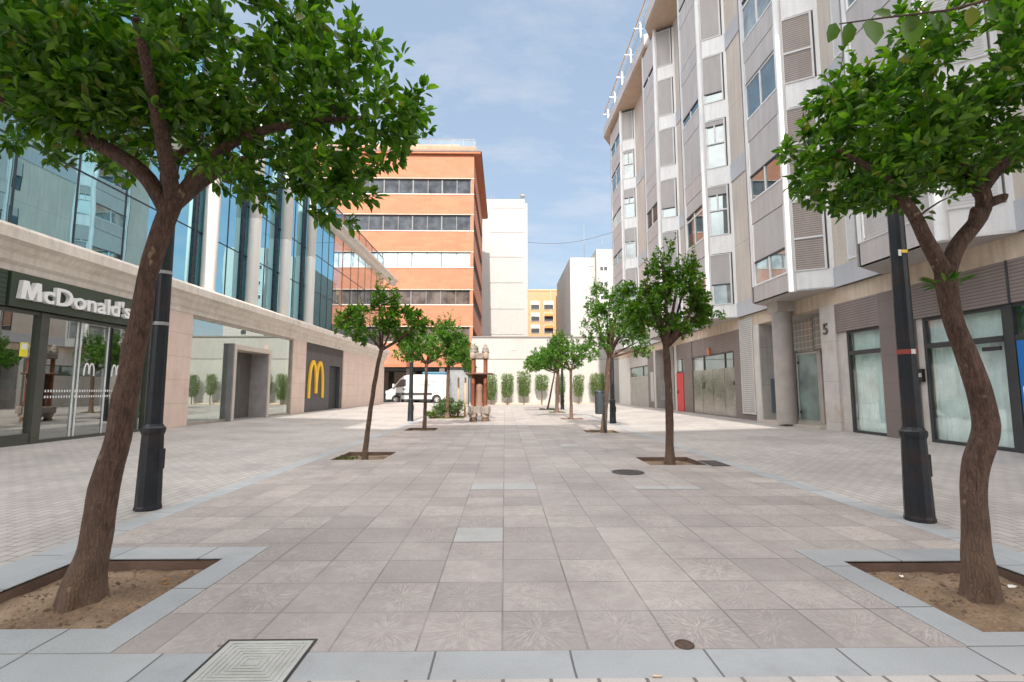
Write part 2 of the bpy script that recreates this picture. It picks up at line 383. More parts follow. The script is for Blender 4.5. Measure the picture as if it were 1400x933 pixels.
S(sheet(3.59, 3.81, 2.37, 39.6, [], zflat), 'granite_band', granite_y)
S(sheet(-14, 14, 2.15, 2.37, [], zflat), 'granite_row', granite)
S(sheet(-60, 60, -40, 2.15, [], zflat), 'front_pavement', setts)
sl = sheet(-9.4, -3.43, 2.37, 41.0, [], zL); S(sl, 'left_pavement', setts_y)
sr = sheet(3.81, 8.8, 2.37, 41.0, [], zR); S(sr, 'right_pavement', setts_y)
S(sheet(-60, 60, 39.6, 46, [(-9.4, -3.43, 39.6, 41.0), (3.81, 8.8, 39.6, 41.0)], lambda x: -.004), 'road', M('asphalt', (.20, .185, .175), .8, bump=.3))
mb = MB()
for a in pits:                                            # soil floor and pit sides
    n = 36 if a[2] < 4 else 12; vs = []; fs = []
    for i in range(n + 1):
        for j in range(n + 1):
            x = a[0] + (a[1] - a[0]) * i / n; y = a[2] + (a[3] - a[2]) * j / n
            e = min(i, j, n - i, n - j) / n
            vs.append((x, y, -.075 + .045 * min(1, e * 4) + .022 * noise.noise(Vector((x * 4, y * 4, 1))) + .006 * noise.noise(Vector((x * 17, y * 17, 4)))))
    for i in range(n):
        for j in range(n): fs.append((i * (n + 1) + j, (i + 1) * (n + 1) + j, (i + 1) * (n + 1) + j + 1, i * (n + 1) + j + 1))
    mb.add(vs, fs, True)
S(mb, 'tree_pit_soil', soil)
mb = MB(); t = .03
for a in pits:
    mb.box(a[0] - t, a[0], a[2] - t, a[3] + t, -.14, -.002); mb.box(a[1], a[1] + t, a[2] - t, a[3] + t, -.14, -.002)
    mb.box(a[0], a[1], a[2] - t, a[2], -.14, -.002); mb.box(a[0], a[1], a[3], a[3] + t, -.14, -.002)
S(mb, 'tree_pit_edge', M('rusty_edge', (.17, .11, .085), .8, bump=.4, var=.3))
for a, side in ((pits_L[0], 1), (pits_R[0], -1)):
    x0, x1, y0, y1 = a; w = .2; m2 = MB()
    fx0 = max(x0 - w, -3.2) if side > 0 else x0 - w; fx1 = x1 + w if side > 0 else min(x1 + w, 3.58)
    for q in ((fx0, fx1, y1, y1 + w + .05), (fx0, fx1, 2.374, y0)): m2.box(q[0], q[1], q[2], q[3], -.01, .004)
    S(m2, 'tree_pit_frame', granite)
    m2 = MB()
    for q in ((fx0, x0, y0, y1), (x1, fx1, y0, y1)): m2.box(q[0], q[1], q[2], q[3], -.01, .004)
    S(m2, 'tree_pit_frame', granite_y)
pale = M('pale_slab', (.36, .37, .37), .6, 0, .1, 3, fine=.1)
for (x0, x1, y0, y1) in ((-.405, -.015, 3.975, 4.365), (-.405, -.015, 5.975, 6.365), (-.005, .385, 5.975, 6.365), (1.595, 1.985, 5.975, 6.165), (1.995, 2.385, 5.975, 6.165), (1.2, 1.58, 10.38, 10.76), (.0, .38, 13.2, 13.5)):
    S(MB().box(x0, x1, y0, y1, -.01, .003), 'paving_slab', pale)

# ground fittings
def manhole():
    e = empty('access_cover', (-1.1, 2.3, .004), 'square cast metal access cover with nested rectangle grooves at the front edge of the paving', 'manhole cover')
    cm = M('cast_iron_cover', (.42, .425, .41), .5, .15, .15, 6, bump=.3)
    box('cover_plate', cm, e, -1.31, -.91, 2.10, 2.47, -.004, .0045, bevel=.002)
    mb = MB()
    for k in range(7):
        ix = .025 + k * .023; a, b, c, d = -1.31 + ix, -.91 - ix, 2.10 + ix * .95, 2.47 - ix * .95
        w = .007
        mb.box(a, b, c, c + w, .004, .0075); mb.box(a, b, d - w, d, .004, .0075); mb.box(a, a + w, c + w, d - w, .004, .0075); mb.box(b - w, b, c + w, d - w, .004, .0075)
    mb.build('raised_rib', cm, e)
    fr = MB(); w = .008
    fr.box(-1.322, -1.31, 2.088, 2.482, -.004, .0055); fr.box(-.91, -.898, 2.088, 2.482, -.004, .0055); fr.box(-1.31, -.91, 2.088, 2.10, -.004, .0055); fr.box(-1.31, -.91, 2.47, 2.482, -.004, .0055)
    fr.build('cover_frame', M('frame_iron', (.05, .045, .045), .6, .4), e)
manhole()
e = empty('round_manhole', (1.79, 7.18, .003), 'round dark manhole cover in the paving left of the second right tree', 'manhole cover')
dk_iron = M('dark_cast_iron', (.075, .07, .07), .55, .4, bump=.5, bscale=120)
MB().cyl(1.79, 7.18, -.01, .006, .235, 36).build('cover_plate', dk_iron, e)
mb = MB()
for r in (.07, .13, .19):
    for k in range(28):
        t0 = 2 * PI * k / 28; mb.box(1.79 + r * math.cos(t0) - .008, 1.79 + r * math.cos(t0) + .008, 7.18 + r * math.sin(t0) - .008, 7.18 + r * math.sin(t0) + .008, .005, .010)
mb.build('tread_stud', dk_iron, e)
tag(MB().lathe(.85, 2.41, [(.045, -.01), (.045, .004), (.03, .009), (.028, .005)], 22).build('water_cap', M('rust_cap', (.10, .065, .05), .7, .4, .3, 30, bump=.5)), 'small round rusty utility cap set in a paving tile', 'utility cap')
e = empty('drain_grate', (3.4, 8.0, .0), 'long dark rectangular drain grate beside the second right tree pit', 'drain grate')
box('grate_frame', dk_iron, e, 3.26, 3.56, 7.72, 8.32, -.02, .004)
mb = MB()
for k in range(14): mb.box(3.28, 3.54, 7.745 + k * .04, 7.765 + k * .04, .003, .010)
mb.build('grate_bar', M('grate_bar', (.14, .13, .13), .5, .5), e)
tag(MB().tube([(.62, 2.153, .006), (.66, 2.150, .006)], [.004, .004], 8).build('cigarette_butt', M('cigarette', (.75, .55, .38), .8)), 'cigarette butt lying on the granite row at the front', 'cigarette butt')

# ------------------------------------------------------------------ RIGHT apartment building
X0 = 8.6
rb = empty('apartment_building', (X0, 18, RISE), 'long white and grey apartment block with projecting bay windows, number 5, along the right side', 'apartment building')
P1 = [33.5, 25.4, 19.9, 14.62, 10.12, 5.9]; P2 = [30.7, 23.34, 17.96, 12.7, 8.22, 3.9]     # k=3,2,1,0,-1,-2
XB = 7.66; XC = 8.53; Z0 = 3.8; PITCH = 2.65; NF = 6; ZT = Z0 + NF * PITCH
body = MB().box(XC, 22, 1.5, 36.5, Z0 + .01, ZT)
body.build('upper_wall', beige_wall, rb)
ri = random.Random(21)
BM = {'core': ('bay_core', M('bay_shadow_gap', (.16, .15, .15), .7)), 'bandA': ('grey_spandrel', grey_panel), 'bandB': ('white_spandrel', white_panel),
      'bandC': ('recess_band', M('bluish_panel', (.50, .51, .55), .38, 0, .04, 1, streak=.06)), 'post': ('corner_post', white_panel), 'jamb': ('bay_jamb', white_frame),
      'soffit': ('bay_soffit', M('soffit_panel', (.40, .375, .355), .6, 0, .06, 1))}
bayparts = {k: MB() for k in BM}
def flush(*ks):
    for k in ks:
        if bayparts[k].v: bayparts[k].build(BM[k][0], BM[k][1], rb); bayparts[k] = MB()
win_n = 0
def window_A(p, q, L, z, f, kind, two=True):
    """wide side window: shutter lowered by fraction f, glazed below"""
    z0, z1 = z + .53, z + 2.45
    u0, u1 = .09, L - .12
    fr = MB(); w = .045
    fr.fbox(p, q, u0, u0 + w, z0, z1, -.03, .015); fr.fbox(p, q, u1 - w, u1, z0, z1, -.03, .015)
    fr.fbox(p, q, u0 + w, u1 - w, z0, z0 + w, -.03, .015)
    zs = z1 - (z1 - z0) * f
    um = (u0 + u1) / 2
    if f < .97: fr.fbox(p, q, um - .025, um + .025, z0 + w, zs, -.03, .012)
    if f < .45: fr.fbox(p, q, u0 + w, u1 - w, z0 + 1.12, z0 + 1.17, -.03, .010)
    fo = fr.build('window', white_frame, rb)
    if f < .97: MB().fbox(p, q, u0 + w, u1 - w, z0 + w, zs, -.05, -.02).build('pane', kind, fo)
    MB().fbox(p, q, u0 + w, u1 - w, zs, z1, -.045, .0).build('shutter', blind_grey, fo)
    if f > .1: MB().fbox(p, q, u0 + w, u1 - w, zs - .03, zs + .015, -.04, .02).build('shutter_rail', dark_frame if f < .97 else grey_panel, fo)
def window_B(p, q, L, z, f, kind, shut, split=False):
    z0, z1 = z + .53, z + 2.45
    u0, u1 = .15, L - .10; w = .05
    fr = MB()
    fr.fbox(p, q, u0, u0 + w, z0, z1, -.03, .025); fr.fbox(p, q, u1 - w, u1, z0, z1, -.03, .025)
    fr.fbox(p, q, u0 + w, u1 - w, z0, z0 + .03, -.03, .03); fr.fbox(p, q, u0 + w, u1 - w, z1 - .03, z1, -.03, .02)
    zs = z1 - (z1 - z0) * f
    if shut is louver_dark: fr.fbox(p, q, u0 + w, u1 - w, z0 + .86, z0 + .91, -.03, .03)
    if f < .8:
        zt = z0 + .95
        if zs > zt + .1:
            fr.fbox(p, q, u0 + w, u1 - w, zt, zt + .05, -.03, .03); fr.fbox(p, q, (u0 + u1) / 2 - .025, (u0 + u1) / 2 + .025, zt + .05, zs, -.03, .03)
    fo = fr.build('window', white_frame, rb)
    if f < .97: MB().fbox(p, q, u0 + w, u1 - w, z0 + .03, zs, -.06, -.035).build('pane', kind, fo)
    MB().fbox(p, q, u0 + w, u1 - w, zs, z1 - .03, -.055, .0).build('shutter', shut, fo)
    if .1 < f < .97: MB().fbox(p, q, u0 + w, u1 - w, zs - .025, zs + .015, -.05, .012).build('shutter_rail', dark_frame, fo)
fA = {3: [.55, .3, .6, .5, .3, .6], 2: [.4, .6, .5, .97, .97, .85], 1: [.35, .3, .97, .8, .97, .9], 0: [.62, .58, .38, .3, .5, .4], -1: [.97, .7, .6, .5, .5, .5], -2: [.97] * 6}
fB = {3: [.5, .55, .45, .3, .1, .98], 2: [.75, .93, .75, .98, .98, .98], 1: [.6, .18, .12, .8, .98, .98], 0: [1] * 6, -1: [.98, .98, .98, .98, .98, .98], -2: [.98] * 6}
for bi, k in enumerate((3, 2, 1, 0, -1, -2)):
    y1, y2 = P1[bi], P2[bi]
    a = (XB, y1); b = (XB, y2); c = (XC, y2 - .5); d = (XC, y1 + .55)
    LA = y1 - y2; LB = math.hypot(XC - XB, .5)
    # outward normal of line p->q is its left side: a->b runs -Y so left is +X ; use reversed lines
    pa, qa = b, a                                        # runs +Y, left is -X (outward)
    pb, qb = c, b                                        # C corner to post
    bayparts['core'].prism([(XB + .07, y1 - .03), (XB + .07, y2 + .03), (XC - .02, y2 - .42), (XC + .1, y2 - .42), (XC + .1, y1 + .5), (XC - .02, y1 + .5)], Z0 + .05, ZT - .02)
    bayparts['soffit'].prism([a, b, c, (XC + .3, y2 - .5), (XC + .3, y1 + .55), d], Z0 - .0, Z0 + .045)
    bayparts['post'].cyl(XB + .06, y2 + .01, Z0 - .004, ZT, .105, 16)
    bayparts['jamb'].box(XB - .015, XB + .09, y1 - .09, y1 + .03, Z0 + .53, ZT)
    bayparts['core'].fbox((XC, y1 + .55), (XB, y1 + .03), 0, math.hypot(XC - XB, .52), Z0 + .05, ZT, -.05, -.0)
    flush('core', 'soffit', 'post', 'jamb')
    for fl in range(NF):
        z = Z0 + fl * PITCH
        hb = .53 if fl == 0 else .68; zb0 = z if fl == 0 else z - .17
        bayparts['bandA'].fbox(pa, qa, .08, LA, zb0 + .003, z + .53, -.09, .0)
        bayparts['bandB'].fbox(pb, qb, 0, LB - .10, zb0 + .003, z + .53, -.09, .0)
        bayparts['bandB'].fbox(pb, qb, 0, .10, z + .53, z + 2.483, -.09, -.004)      # white jambs each side of the front window
        bayparts['bandB'].fbox(pb, qb, LB - .22, LB - .10, z + .53, z + 2.483, -.09, -.004)
        if fl % 2 == 0 and k > -2:
            nearer = P1[bi + 1] + .55 if bi + 1 < len(P1) else y2 - 2.5
            bayparts['bandC'].box(XC - .035, XC + .05, nearer, y2 - .5, zb0 + .01, z + .53)
        flush('bandA', 'bandB', 'bandC')
        kindA = curtain_glass if (fl + k) % 3 == 0 else win_glass
        if k > -2:
            window_A(pa, qa, LA, z, fA[k][fl], kindA)
            shut = louver_dark if k == 0 else (blind_white if k == -1 else blind_grey)
            # line pb->qb runs from C corner to the post
            window_B(pb, qb, LB, z, fB[k][fl], curtain_glass if (fl + k) % 2 else win_glass, shut)
        if k > -1 and bi + 1 < len(P1):                    # narrow window in the recessed wall
            yn = P1[bi + 1] + .55
            if k == 0: ya, yb_, za, zb_ = yn + .22, yn + 1.0, z + .6, z + 2.25
            else: ya, yb_, za, zb_ = yn + .45, yn + .95, z + .62, z + 2.2
            fr = MB(); w = .04
            fr.box(XC - .02, XC + .03, ya, ya + w, za, zb_); fr.box(XC - .02, XC + .03, yb_ - w, yb_, za, zb_); fr.box(XC - .02, XC + .03, ya + w, yb_ - w, za, za + w)
            fo = fr.build('window', white_frame if k == 0 else dark_frame, rb)
            fs_ = .98 if (k == 0 and fl != 3) else ri.choice((.1, .1, .5, .3))
            zz = zb_ - (zb_ - za) * fs_
            if fs_ < .9: box('pane', win_glass, fo, XC - .004, XC + .02, ya + w, yb_ - w, za + w, zz)
            box('shutter', blind_white if k == 0 else blind_grey, fo, XC - .012, XC + .02, ya + w, yb_ - w, zz, zb_)
# roof terrace edge, stepped with the bays
roof_o = MB().prism([(22, 1.5), (7.45, 1.5), (7.25, 23.2), (7.95, 24.4), (7.6, 24.6), (7.35, 34.2), (9, 37), (22, 37)], ZT, ZT + .09).build('roof_soffit', M('orange_soffit', (.56, .42, .32), .7, 0, .08, 2), rb)
MB().prism([(22, 1.5), (7.40, 1.5), (7.2, 23.22), (7.9, 24.42), (7.55, 24.58), (7.3, 34.25), (9, 37.05), (22, 37.05)], ZT + .09, ZT + .75).build('roof_slab', grey_panel, rb)
mb = MB(); rail = M('railing_white', (.75, .76, .78), .4, .2)
for i in range(13):
    y = 8 + i * 2.1
    mb.box(7.42, 7.46, y, y + .04, ZT + .75, ZT + 1.65); mb.box(7.1, 7.5, y, y + .04, ZT + 1.25, ZT + 1.29)
mb.tube([(7.32, 8, ZT + 1.66), (7.32, 34, ZT + 1.66)], [.03, .03], 8); mb.tube([(7.32, 8, ZT + 1.2), (7.32, 34, ZT + 1.2)], [.015, .015], 6)
mb.build('roof_railing', rail, rb)
box('roof_glass_screen', glass('screen_glass', (.8, .9, 1), .1), rb, 7.465, 7.475, 8, 34, ZT + .76, ZT + 1.5)
box('roof_rail_timber', M('rail_orange', (.5, .28, .13), .6), rb, 7.27, 7.31, 8, 34, ZT + 1.62, ZT + 1.70)
# ground floor -------------------------------------------------
zb = RISE
g_ = rb
box('ground_wall', brown_panel, g_, X0 + .04, 12, -6, 10.95, zb - .2, 3.40) if False else None
GW = lambda name, mat, y0, y1, z0, z1, x0=0.0, x1=.25, bev=0.0: box(name, mat, rb, X0 + x0, X0 + x1, y0, y1, z0, z1, bevel=bev)
GW('lintel_beam', beige_stone, 1.5, 36.5, 3.40, 3.797, .0, .5)
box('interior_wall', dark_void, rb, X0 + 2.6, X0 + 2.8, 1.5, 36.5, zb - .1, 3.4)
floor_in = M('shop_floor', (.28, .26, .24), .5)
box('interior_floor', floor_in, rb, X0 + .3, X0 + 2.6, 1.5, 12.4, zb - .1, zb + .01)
GW('brown_pier', brown_panel, 10.0, 10.95, zb - .1, 3.40)
GW('number_pier', M('pale_stone_pier', (.58, .54, .51), .6, 0, .08, 2, blocks=(1.05, .01, .4, .35), dirt=((.42, .28, .18), .5)), 12.40, 12.98, zb - .1, 3.40, -.02, .32)
text('house_number', '5', .42, .03, M('number_metal', (.16, .17, .17), .35, .7), rb, wallmtx((X0 - .04, 12.86, 2.66), (0, -1, 0), (0, 0, 1)), .004)
box('step', M('step_stone', (.50, .44, .39), .65, var=.1), rb, X0 - .22, X0 + 1.0, 12.98, 16.2, zb - .08, zb + .06, bevel=.006)
# window A with louvred box
GW('louver_panel', brown_louver, 10.95, 12.40, 2.66, 3.40, .0, .2)
GW('window_jamb', M('pale_jamb', (.55, .50, .47), .6), 12.10, 12.40, zb - .1, 2.66, .05, .22)
def shopfront(y0, y1, z0, z1, tz, mulls, mat_gl, curtain=True):
    fr = MB(); w = .06; xa, xb = X0 + .06, X0 + .14
    fr.box(xa, xb, y0, y0 + w, z0, z1); fr.box(xa, xb, y1 - w, y1, z0, z1); fr.box(xa, xb, y0 + w, y1 - w, z0, z0 + w); fr.box(xa, xb, y0 + w, y1 - w, z1 - w, z1)
    fr.box(xa - .01, xb, y0 + w, y1 - w, tz, tz + .1)
    for m in mulls: fr.box(xa, xb, m - .03, m + .03, z0 + w, tz); fr.box(xa, xb, m - .03, m + .03, tz + .1, z1 - w)
    o = fr.build('window', dark_frame, rb)
    box('pane', mat_gl, o, xa + .03, xa + .045, y0 + w, y1 - w, z0 + w, z1 - w)
    if curtain:
        n = int((y1 - y0) / .012); vs = []; fs = []
        for i in range(n + 1):
            y = y0 + (y1 - y0) * i / n; x = X0 + .22 + .035 * math.sin(y * 62 + 2 * math.sin(y * 7)) + .01 * math.sin(y * 113)
            vs += [(x, y, z0), (x, y, z1)]
        for i in range(n): fs.append((2 * i, 2 * i + 2, 2 * i + 3, 2 * i + 1))
        MB().add(vs, fs, True).build('curtain', M('sheer_curtain', (.88, .92, .91), .9), o)
    return o
shop_gl = glass('shop_glass', (.85, .93, .92), .13, None, trans=(.90, .97, .96))
shopfront(10.95, 12.10, zb, 2.66, 2.05, [], shop_gl)
# window B
GW('louver_panel', brown_louver, 8.06, 10.0, 2.66, 3.40, .0, .2)
GW('louver_panel', brown_louver, 1.5, 8.02, 2.66, 3.40, .0, .2)
GW('louver_post', dark_frame, 8.02, 8.06, 2.66, 3.40, -.01, .2)
GW('window_jamb', M('pale_jamb', (.55, .50, .47), .6), 9.86, 10.0, zb - .1, 2.66, .05, .22)
shopfront(8.20, 9.86, zb, 2.66, 2.03, [], shop_gl)
GW('door_frame', dark_frame, 8.06, 8.20, zb, 2.66, .04, .18)
bd = GW('entrance_door', M('blue_paint', (.015, .17, .52), .35, 0, .04), 7.1, 8.05, zb + .01, 2.02, .05, .12, .004); bd['label'] = 'bright blue entrance door'
MB().box(X0 + .035, X0 + .052, 7.2, 7.95, .3, 1.9).build('door_panel', MATS['blue_paint'], bd)
MB().tube([(X0 - .02, 7.93, .75), (X0 - .02, 7.93, 1.25)], [.014, .014], 10).build('handle', M('door_pull', (.7, .66, .6), .3, .6), bd)
o = MB().box(X0 + .05, X0 + .12, 7.06, 8.06, 2.02, 2.12).box(X0 + .05, X0 + .12, 7.06, 8.06, 2.6, 2.66).build('window', dark_frame, rb); box('pane', shop_gl, o, X0 + .08, X0 + .09, 7.06, 8.06, 2.12, 2.6)
shopfront(3.5, 7.06, zb, 2.66, 2.03, [5.3], shop_gl)
GW('brown_pier', brown_panel, 1.5, 3.5, zb - .1, 2.66)
o = box('intercom', M('intercom_black', (.02, .02, .02), .3), rb, X0 - .015, X0 + .05, 9.88, 9.98, 1.35, 1.62); box('nameplate', M('plate_silver', (.6, .6, .62), .3, .6), o, X0 - .022, X0 - .015, 9.89, 9.97, 1.45, 1.53)
box('door_closer', M('closer', (.03, .03, .04), .5), rb, X0 + .02, X0 + .06, 8.30, 8.62, 1.88, 1.95)
# porch of number 5
XP = 9.35
box('porch_wall', M('porch_render', (.52, .47, .43), .7, streak=.1), rb, XP + .03, XP + .2, 12.98, 16.2, 2.36, 3.40)
box('porch_ceiling', M('soffit_panel', (.40, .375, .355)), rb, X0 + .3, XP + .2, 12.98, 16.2, 3.36, 3.399)
box('porch_side', brown_panel, rb, X0 + .32, XP + .2, 12.86, 12.98, zb, 3.36)
gb_m, nt, out = newmat('glass_block'); gg = NG(nt)
geo = gg.n('ShaderNodeNewGeometry'); sp = gg.n('ShaderNodeSeparateXYZ'); gg.l(geo.outputs['Position'], sp.inputs[0])
ly = gg.math('LESS_THAN', gg.math('FRACT', gg.math('DIVIDE', sp.outputs[1], .19)), .09); lz = gg.math('LESS_THAN', gg.math('FRACT', gg.math('DIVIDE', sp.outputs[2], .19)), .09)
bs = gg.n('ShaderNodeBsdfPrincipled'); gg.l(gg.mixc(gg.math('MAXIMUM', ly, lz), (.30, .29, .26, 1), (.60, .56, .50, 1)), bs.inputs['Base Color']); bs.inputs['Roughness'].default_value = .18
bp = gg.n('ShaderNodeBump'); bp.inputs['Strength'].default_value = .35; gg.l(gg.noise(geo.outputs['Position'], 14, 2), bp.inputs['Height']); gg.l(bp.outputs[0], bs.inputs['Normal']); gg.l(bs.outputs[0], out.inputs[0])
box('glass_block_wall', gb_m, rb, XP - .02, XP + .03, 14.5, 16.18, 2.42, 3.36)
n = 14; poly = [(XP, 14.5)] + [(XP - .32 * math.sin(PI * i / n), 14.5 - 1.5 * i / n) for i in range(1, n)] + [(XP, 13.0)]
MB().prism(poly, 2.36, 3.36).build('curved_glass_block', gb_m, rb)
pd = MB().box(XP - .03, XP + .04, 14.28, 14.34, zb + .06, 2.34).box(XP - .03, XP + .04, 15.32, 15.38, zb + .06, 2.34).box(XP - .03, XP + .04, 14.34, 15.32, 2.28, 2.34).box(XP - .03, XP + .04, 14.34, 15.32, zb + .06, zb + .12).build('porch_door', M('pale_metal_frame', (.50, .49, .46), .4, .4), rb)
box('pane', glass('frosted_glass', (.6, .72, .7), .10, (.22, .30, .29), rough=.25), pd, XP, XP + .015, 14.34, 15.32, zb + .12, 2.28)
MB().box(XP - .06, XP - .03, 15.24, 15.30, .45, .52).box(XP - .06, XP - .03, 15.24, 15.30, 2.0, 2.07).build('hinge', dark_frame, pd)
box('porch_pillar', M('porch_render', (.52, .47, .43)), rb, XP - .08, XP + .2, 14.1, 14.28, zb, 2.36)
box('wood_panel', M('dark_wood', (.07, .035, .025), .4), rb, XP + .0, XP + .1, 13.0, 14.1, zb + .06, 2.36)
box('side_glazing', win_glass, rb, XP + .02, XP + .06, 15.38, 16.2, zb + .06, 2.42)
# column
co = MB().lathe(8.36, 14.4, [(.275, zb + .05), (.275, 3.50)], 32).build('column', M('column_concrete', (.40, .36, .34), .7, 0, .1, 3, bump=.15), rb)
box('capital', M('capital_concrete', (.5, .46, .42), .7), co, 8.08, 8.64, 14.12, 14.68, 3.50, 3.797)
# cheek wall facing the camera
GW('concrete_cheek', concrete, 16.2, 16.42, zb - .1, 3.40, .02, .95)
GW('pale_pier_edge', M('pale_concrete', (.60, .58, .55), .7, 0, .07, 2, streak=.15), 16.2, 16.56, zb - .1, 3.40, -.02, .02)
hatch = box('utility_hatch', M('blue_grey_paint', (.13, .16, .19), .45, var=.08), rb, X0 + .30, X0 + .86, 16.17, 16.2, .42, 1.55, bevel=.004)
GW('brown_pier', brown_panel, 16.56, 18.08, zb - .1, 3.40)
vl = GW('vertical_louver', grey_louver, 16.62, 17.45, .38, 3.70, -.03, 0)
MB().box(X0 - .045, X0 - .0, 16.58, 16.62, .34, 3.74).box(X0 - .045, X0, 17.45, 17.49, .34, 3.74).box(X0 - .045, X0, 16.62, 17.45, .34, .38).build('louver_frame', M('pale_frame', (.6, .58, .56), .5), vl)
GW('louver_panel', brown_louver, 18.08, 22.2, 2.66, 3.40, .03, .2)
o = MB().box(X0 + .02, X0 + .12, 18.08, 22.2, 2.60, 2.66).box(X0 + .04, X0 + .1, 18.9, 18.96, 2.03, 2.6).box(X0 + .04, X0 + .1, 20.9, 21.0, 2.03, 2.6).build('window', dark_frame, rb)
box('pane', win_glass, o, X0 + .07, X0 + .09, 18.08, 20.9, 2.03, 2.6); box('pane', curtain_glass, o, X0 + .07, X0 + .09, 21.0, 22.2, 2.03, 2.6)
gd = MB()
for y0, y1 in ((18.1, 18.98), (19.0, 20.05), (20.07, 21.12), (21.14, 22.18)): gd.box(X0 + .03, X0 + .09, y0, y1, zb + .01, 2.03)
gdo = gd.build('garage_door', steel, rb)
MB().box(X0 + .01, X0 + .03, 18.15, 18.27, 1.35, 1.5).box(X0 + .01, X0 + .03, 20.95, 21.03, 1.25, 1.5).build('lock_plate', dark_frame, gdo)
box('garage_lamp', M('orange_lamp', (.55, .2, .1), .5), rb, X0 - .07, X0 + .03, 20.15, 20.32, 2.62, 2.92)
GW('brown_pier', brown_panel, 22.2, 23.25, zb - .1, 3.40)
rd = GW('side_door', M('red_paint', (.60, .03, .03), .4, var=.04), 23.3, 24.2, zb + .01, 2.0, -.02, .06); rd['label'] = 'bright red door'
MB().box(X0 - .05, X0 - .02, 24.0, 24.1, 1.0, 1.15).build('handle', dark_frame, rd)
o = MB().box(X0 + .02, X0 + .1, 23.25, 23.3, 2.02, 2.66).box(X0 + .02, X0 + .1, 23.3, 24.2, 2.02, 2.08).box(X0 + .02, X0 + .1, 23.5, 23.56, 2.08, 2.66).build('window', dark_frame, rb); box('pane', curtain_glass, o, X0 + .05, X0 + .07, 23.3, 24.2, 2.08, 2.66)
GW('louver_panel', brown_louver, 23.25, 24.2, 2.66, 3.40, .03, .2)
GW('pale_pier', M('pale_concrete', (.60, .58, .55)), 24.2, 24.5, zb - .1, 3.40)
GW('rear_column', M('pale_concrete', (.60, .58, .55)), 24.9, 25.2, zb, 3.40, -.25, .1)
GW('porch_back', brown_panel, 24.5, 27.6, zb, 3.40, .95, 1.1)
GW('concrete_cheek', concrete, 27.6, 27.85, zb - .1, 3.40, .02, .95)
GW('pale_pier_edge', M('pale_concrete', (.60, .58, .55)), 27.6, 27.85, zb - .1, 3.40, -.02, .02)
box('utility_hatch', M('pale_hatch', (.45, .46, .47), .5), rb, X0 + .3, X0 + .8, 27.57, 27.6, .6, 1.7)
GW('brown_pier', brown_panel, 27.85, 29.1, zb - .1, 3.40)
box('meter_niche', M('pale_hatch', (.45, .46, .47)), rb, X0 - .012, X0, 28.0, 28.6, .5, 2.2)
gdo = MB().box(X0 + .03, X0 + .09, 29.1, 30.5, zb, 2.03).box(X0 + .03, X0 + .09, 30.52, 31.9, zb, 2.03).box(X0 + .03, X0 + .09, 31.92, 33.3, zb, 2.03).build('garage_door', M('grey_door_metal', (.42, .41, .39), .5, .3, .1), rb)
o = MB().box(X0 + .02, X0 + .12, 29.1, 33.3, 2.6, 2.66).box(X0 + .04, X0 + .1, 30.2, 30.3, 2.03, 2.6).build('window', dark_frame, rb); box('pane', win_glass, o, X0 + .07, X0 + .09, 29.1, 33.3, 2.03, 2.6)
GW('louver_panel', grey_panel, 29.1, 33.3, 2.66, 3.40, .0, .2)
GW('end_wall', M('pale_end_wall', (.66, .645, .62), .75, 0, .06, 1, streak=.1, dirt=((.5, .33, .2), .3)), 33.3, 36.5, zb - .1, 3.40)
box('rear_wall', M('pale_end_wall', (.6, .58, .55)), rb, X0 + .25, 22, 36.2, 36.5, zb - .1, 3.40)

# ------------------------------------------------------------------ LEFT glass building
XL = -9.2
lb = empty('glass_office_building', (XL, 20, RISE), 'stone fronted building with tall blue mirrored glazing and round metal columns on the left', 'office building')
def LB(name, mat, y0, y1, z0, z1, out0=-.3, out1=0.0, par=None, bev=0.0): return box(name, mat, par or lb, XL + out0, XL + out1, y0, y1, z0, z1, bevel=bev)
LB('stone_pier', ltstone, 12.86, 14.36, zb - .1, 3.40)
LB('stone_pier', ltstone, 21.22, 22.62, zb - .1, 3.40)
LB('stone_wall', ltstone, 27.85, 37.25, zb - .1, 3.40)
box('end_wall', ltstone, lb, XL - 12, XL - .3, 36.95, 37.25, zb - .1, 3.40)
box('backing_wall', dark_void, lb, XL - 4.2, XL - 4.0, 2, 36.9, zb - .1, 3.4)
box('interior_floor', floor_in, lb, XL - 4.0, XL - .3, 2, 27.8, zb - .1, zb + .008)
box('low_roof', M('flat_roof', (.4, .38, .36), .8), lb, XL - 14, XL - .1, 2, 37.2, 3.42, 4.1)
prof = [(-.3, 3.40), (.02, 3.40), (.02, 3.52), (.10, 3.58), (.10, 3.72), (.18, 3.78), (.22, 3.86), (.34, 3.92), (.34, 4.12), (.30, 4.18), (-.3, 4.2)]
vs = []; ya, yb_ = 2.0, 37.6
for y in (ya, yb_): vs += [(XL + a, y, z) for a, z in prof]
n = len(prof)
MB().add(vs, [(i, i + 1, n + i + 1, n + i) for i in range(n - 1)] + [tuple(range(n)), tuple(range(n, 2 * n))[::-1]]).build('cornice', cornice_m, lb)
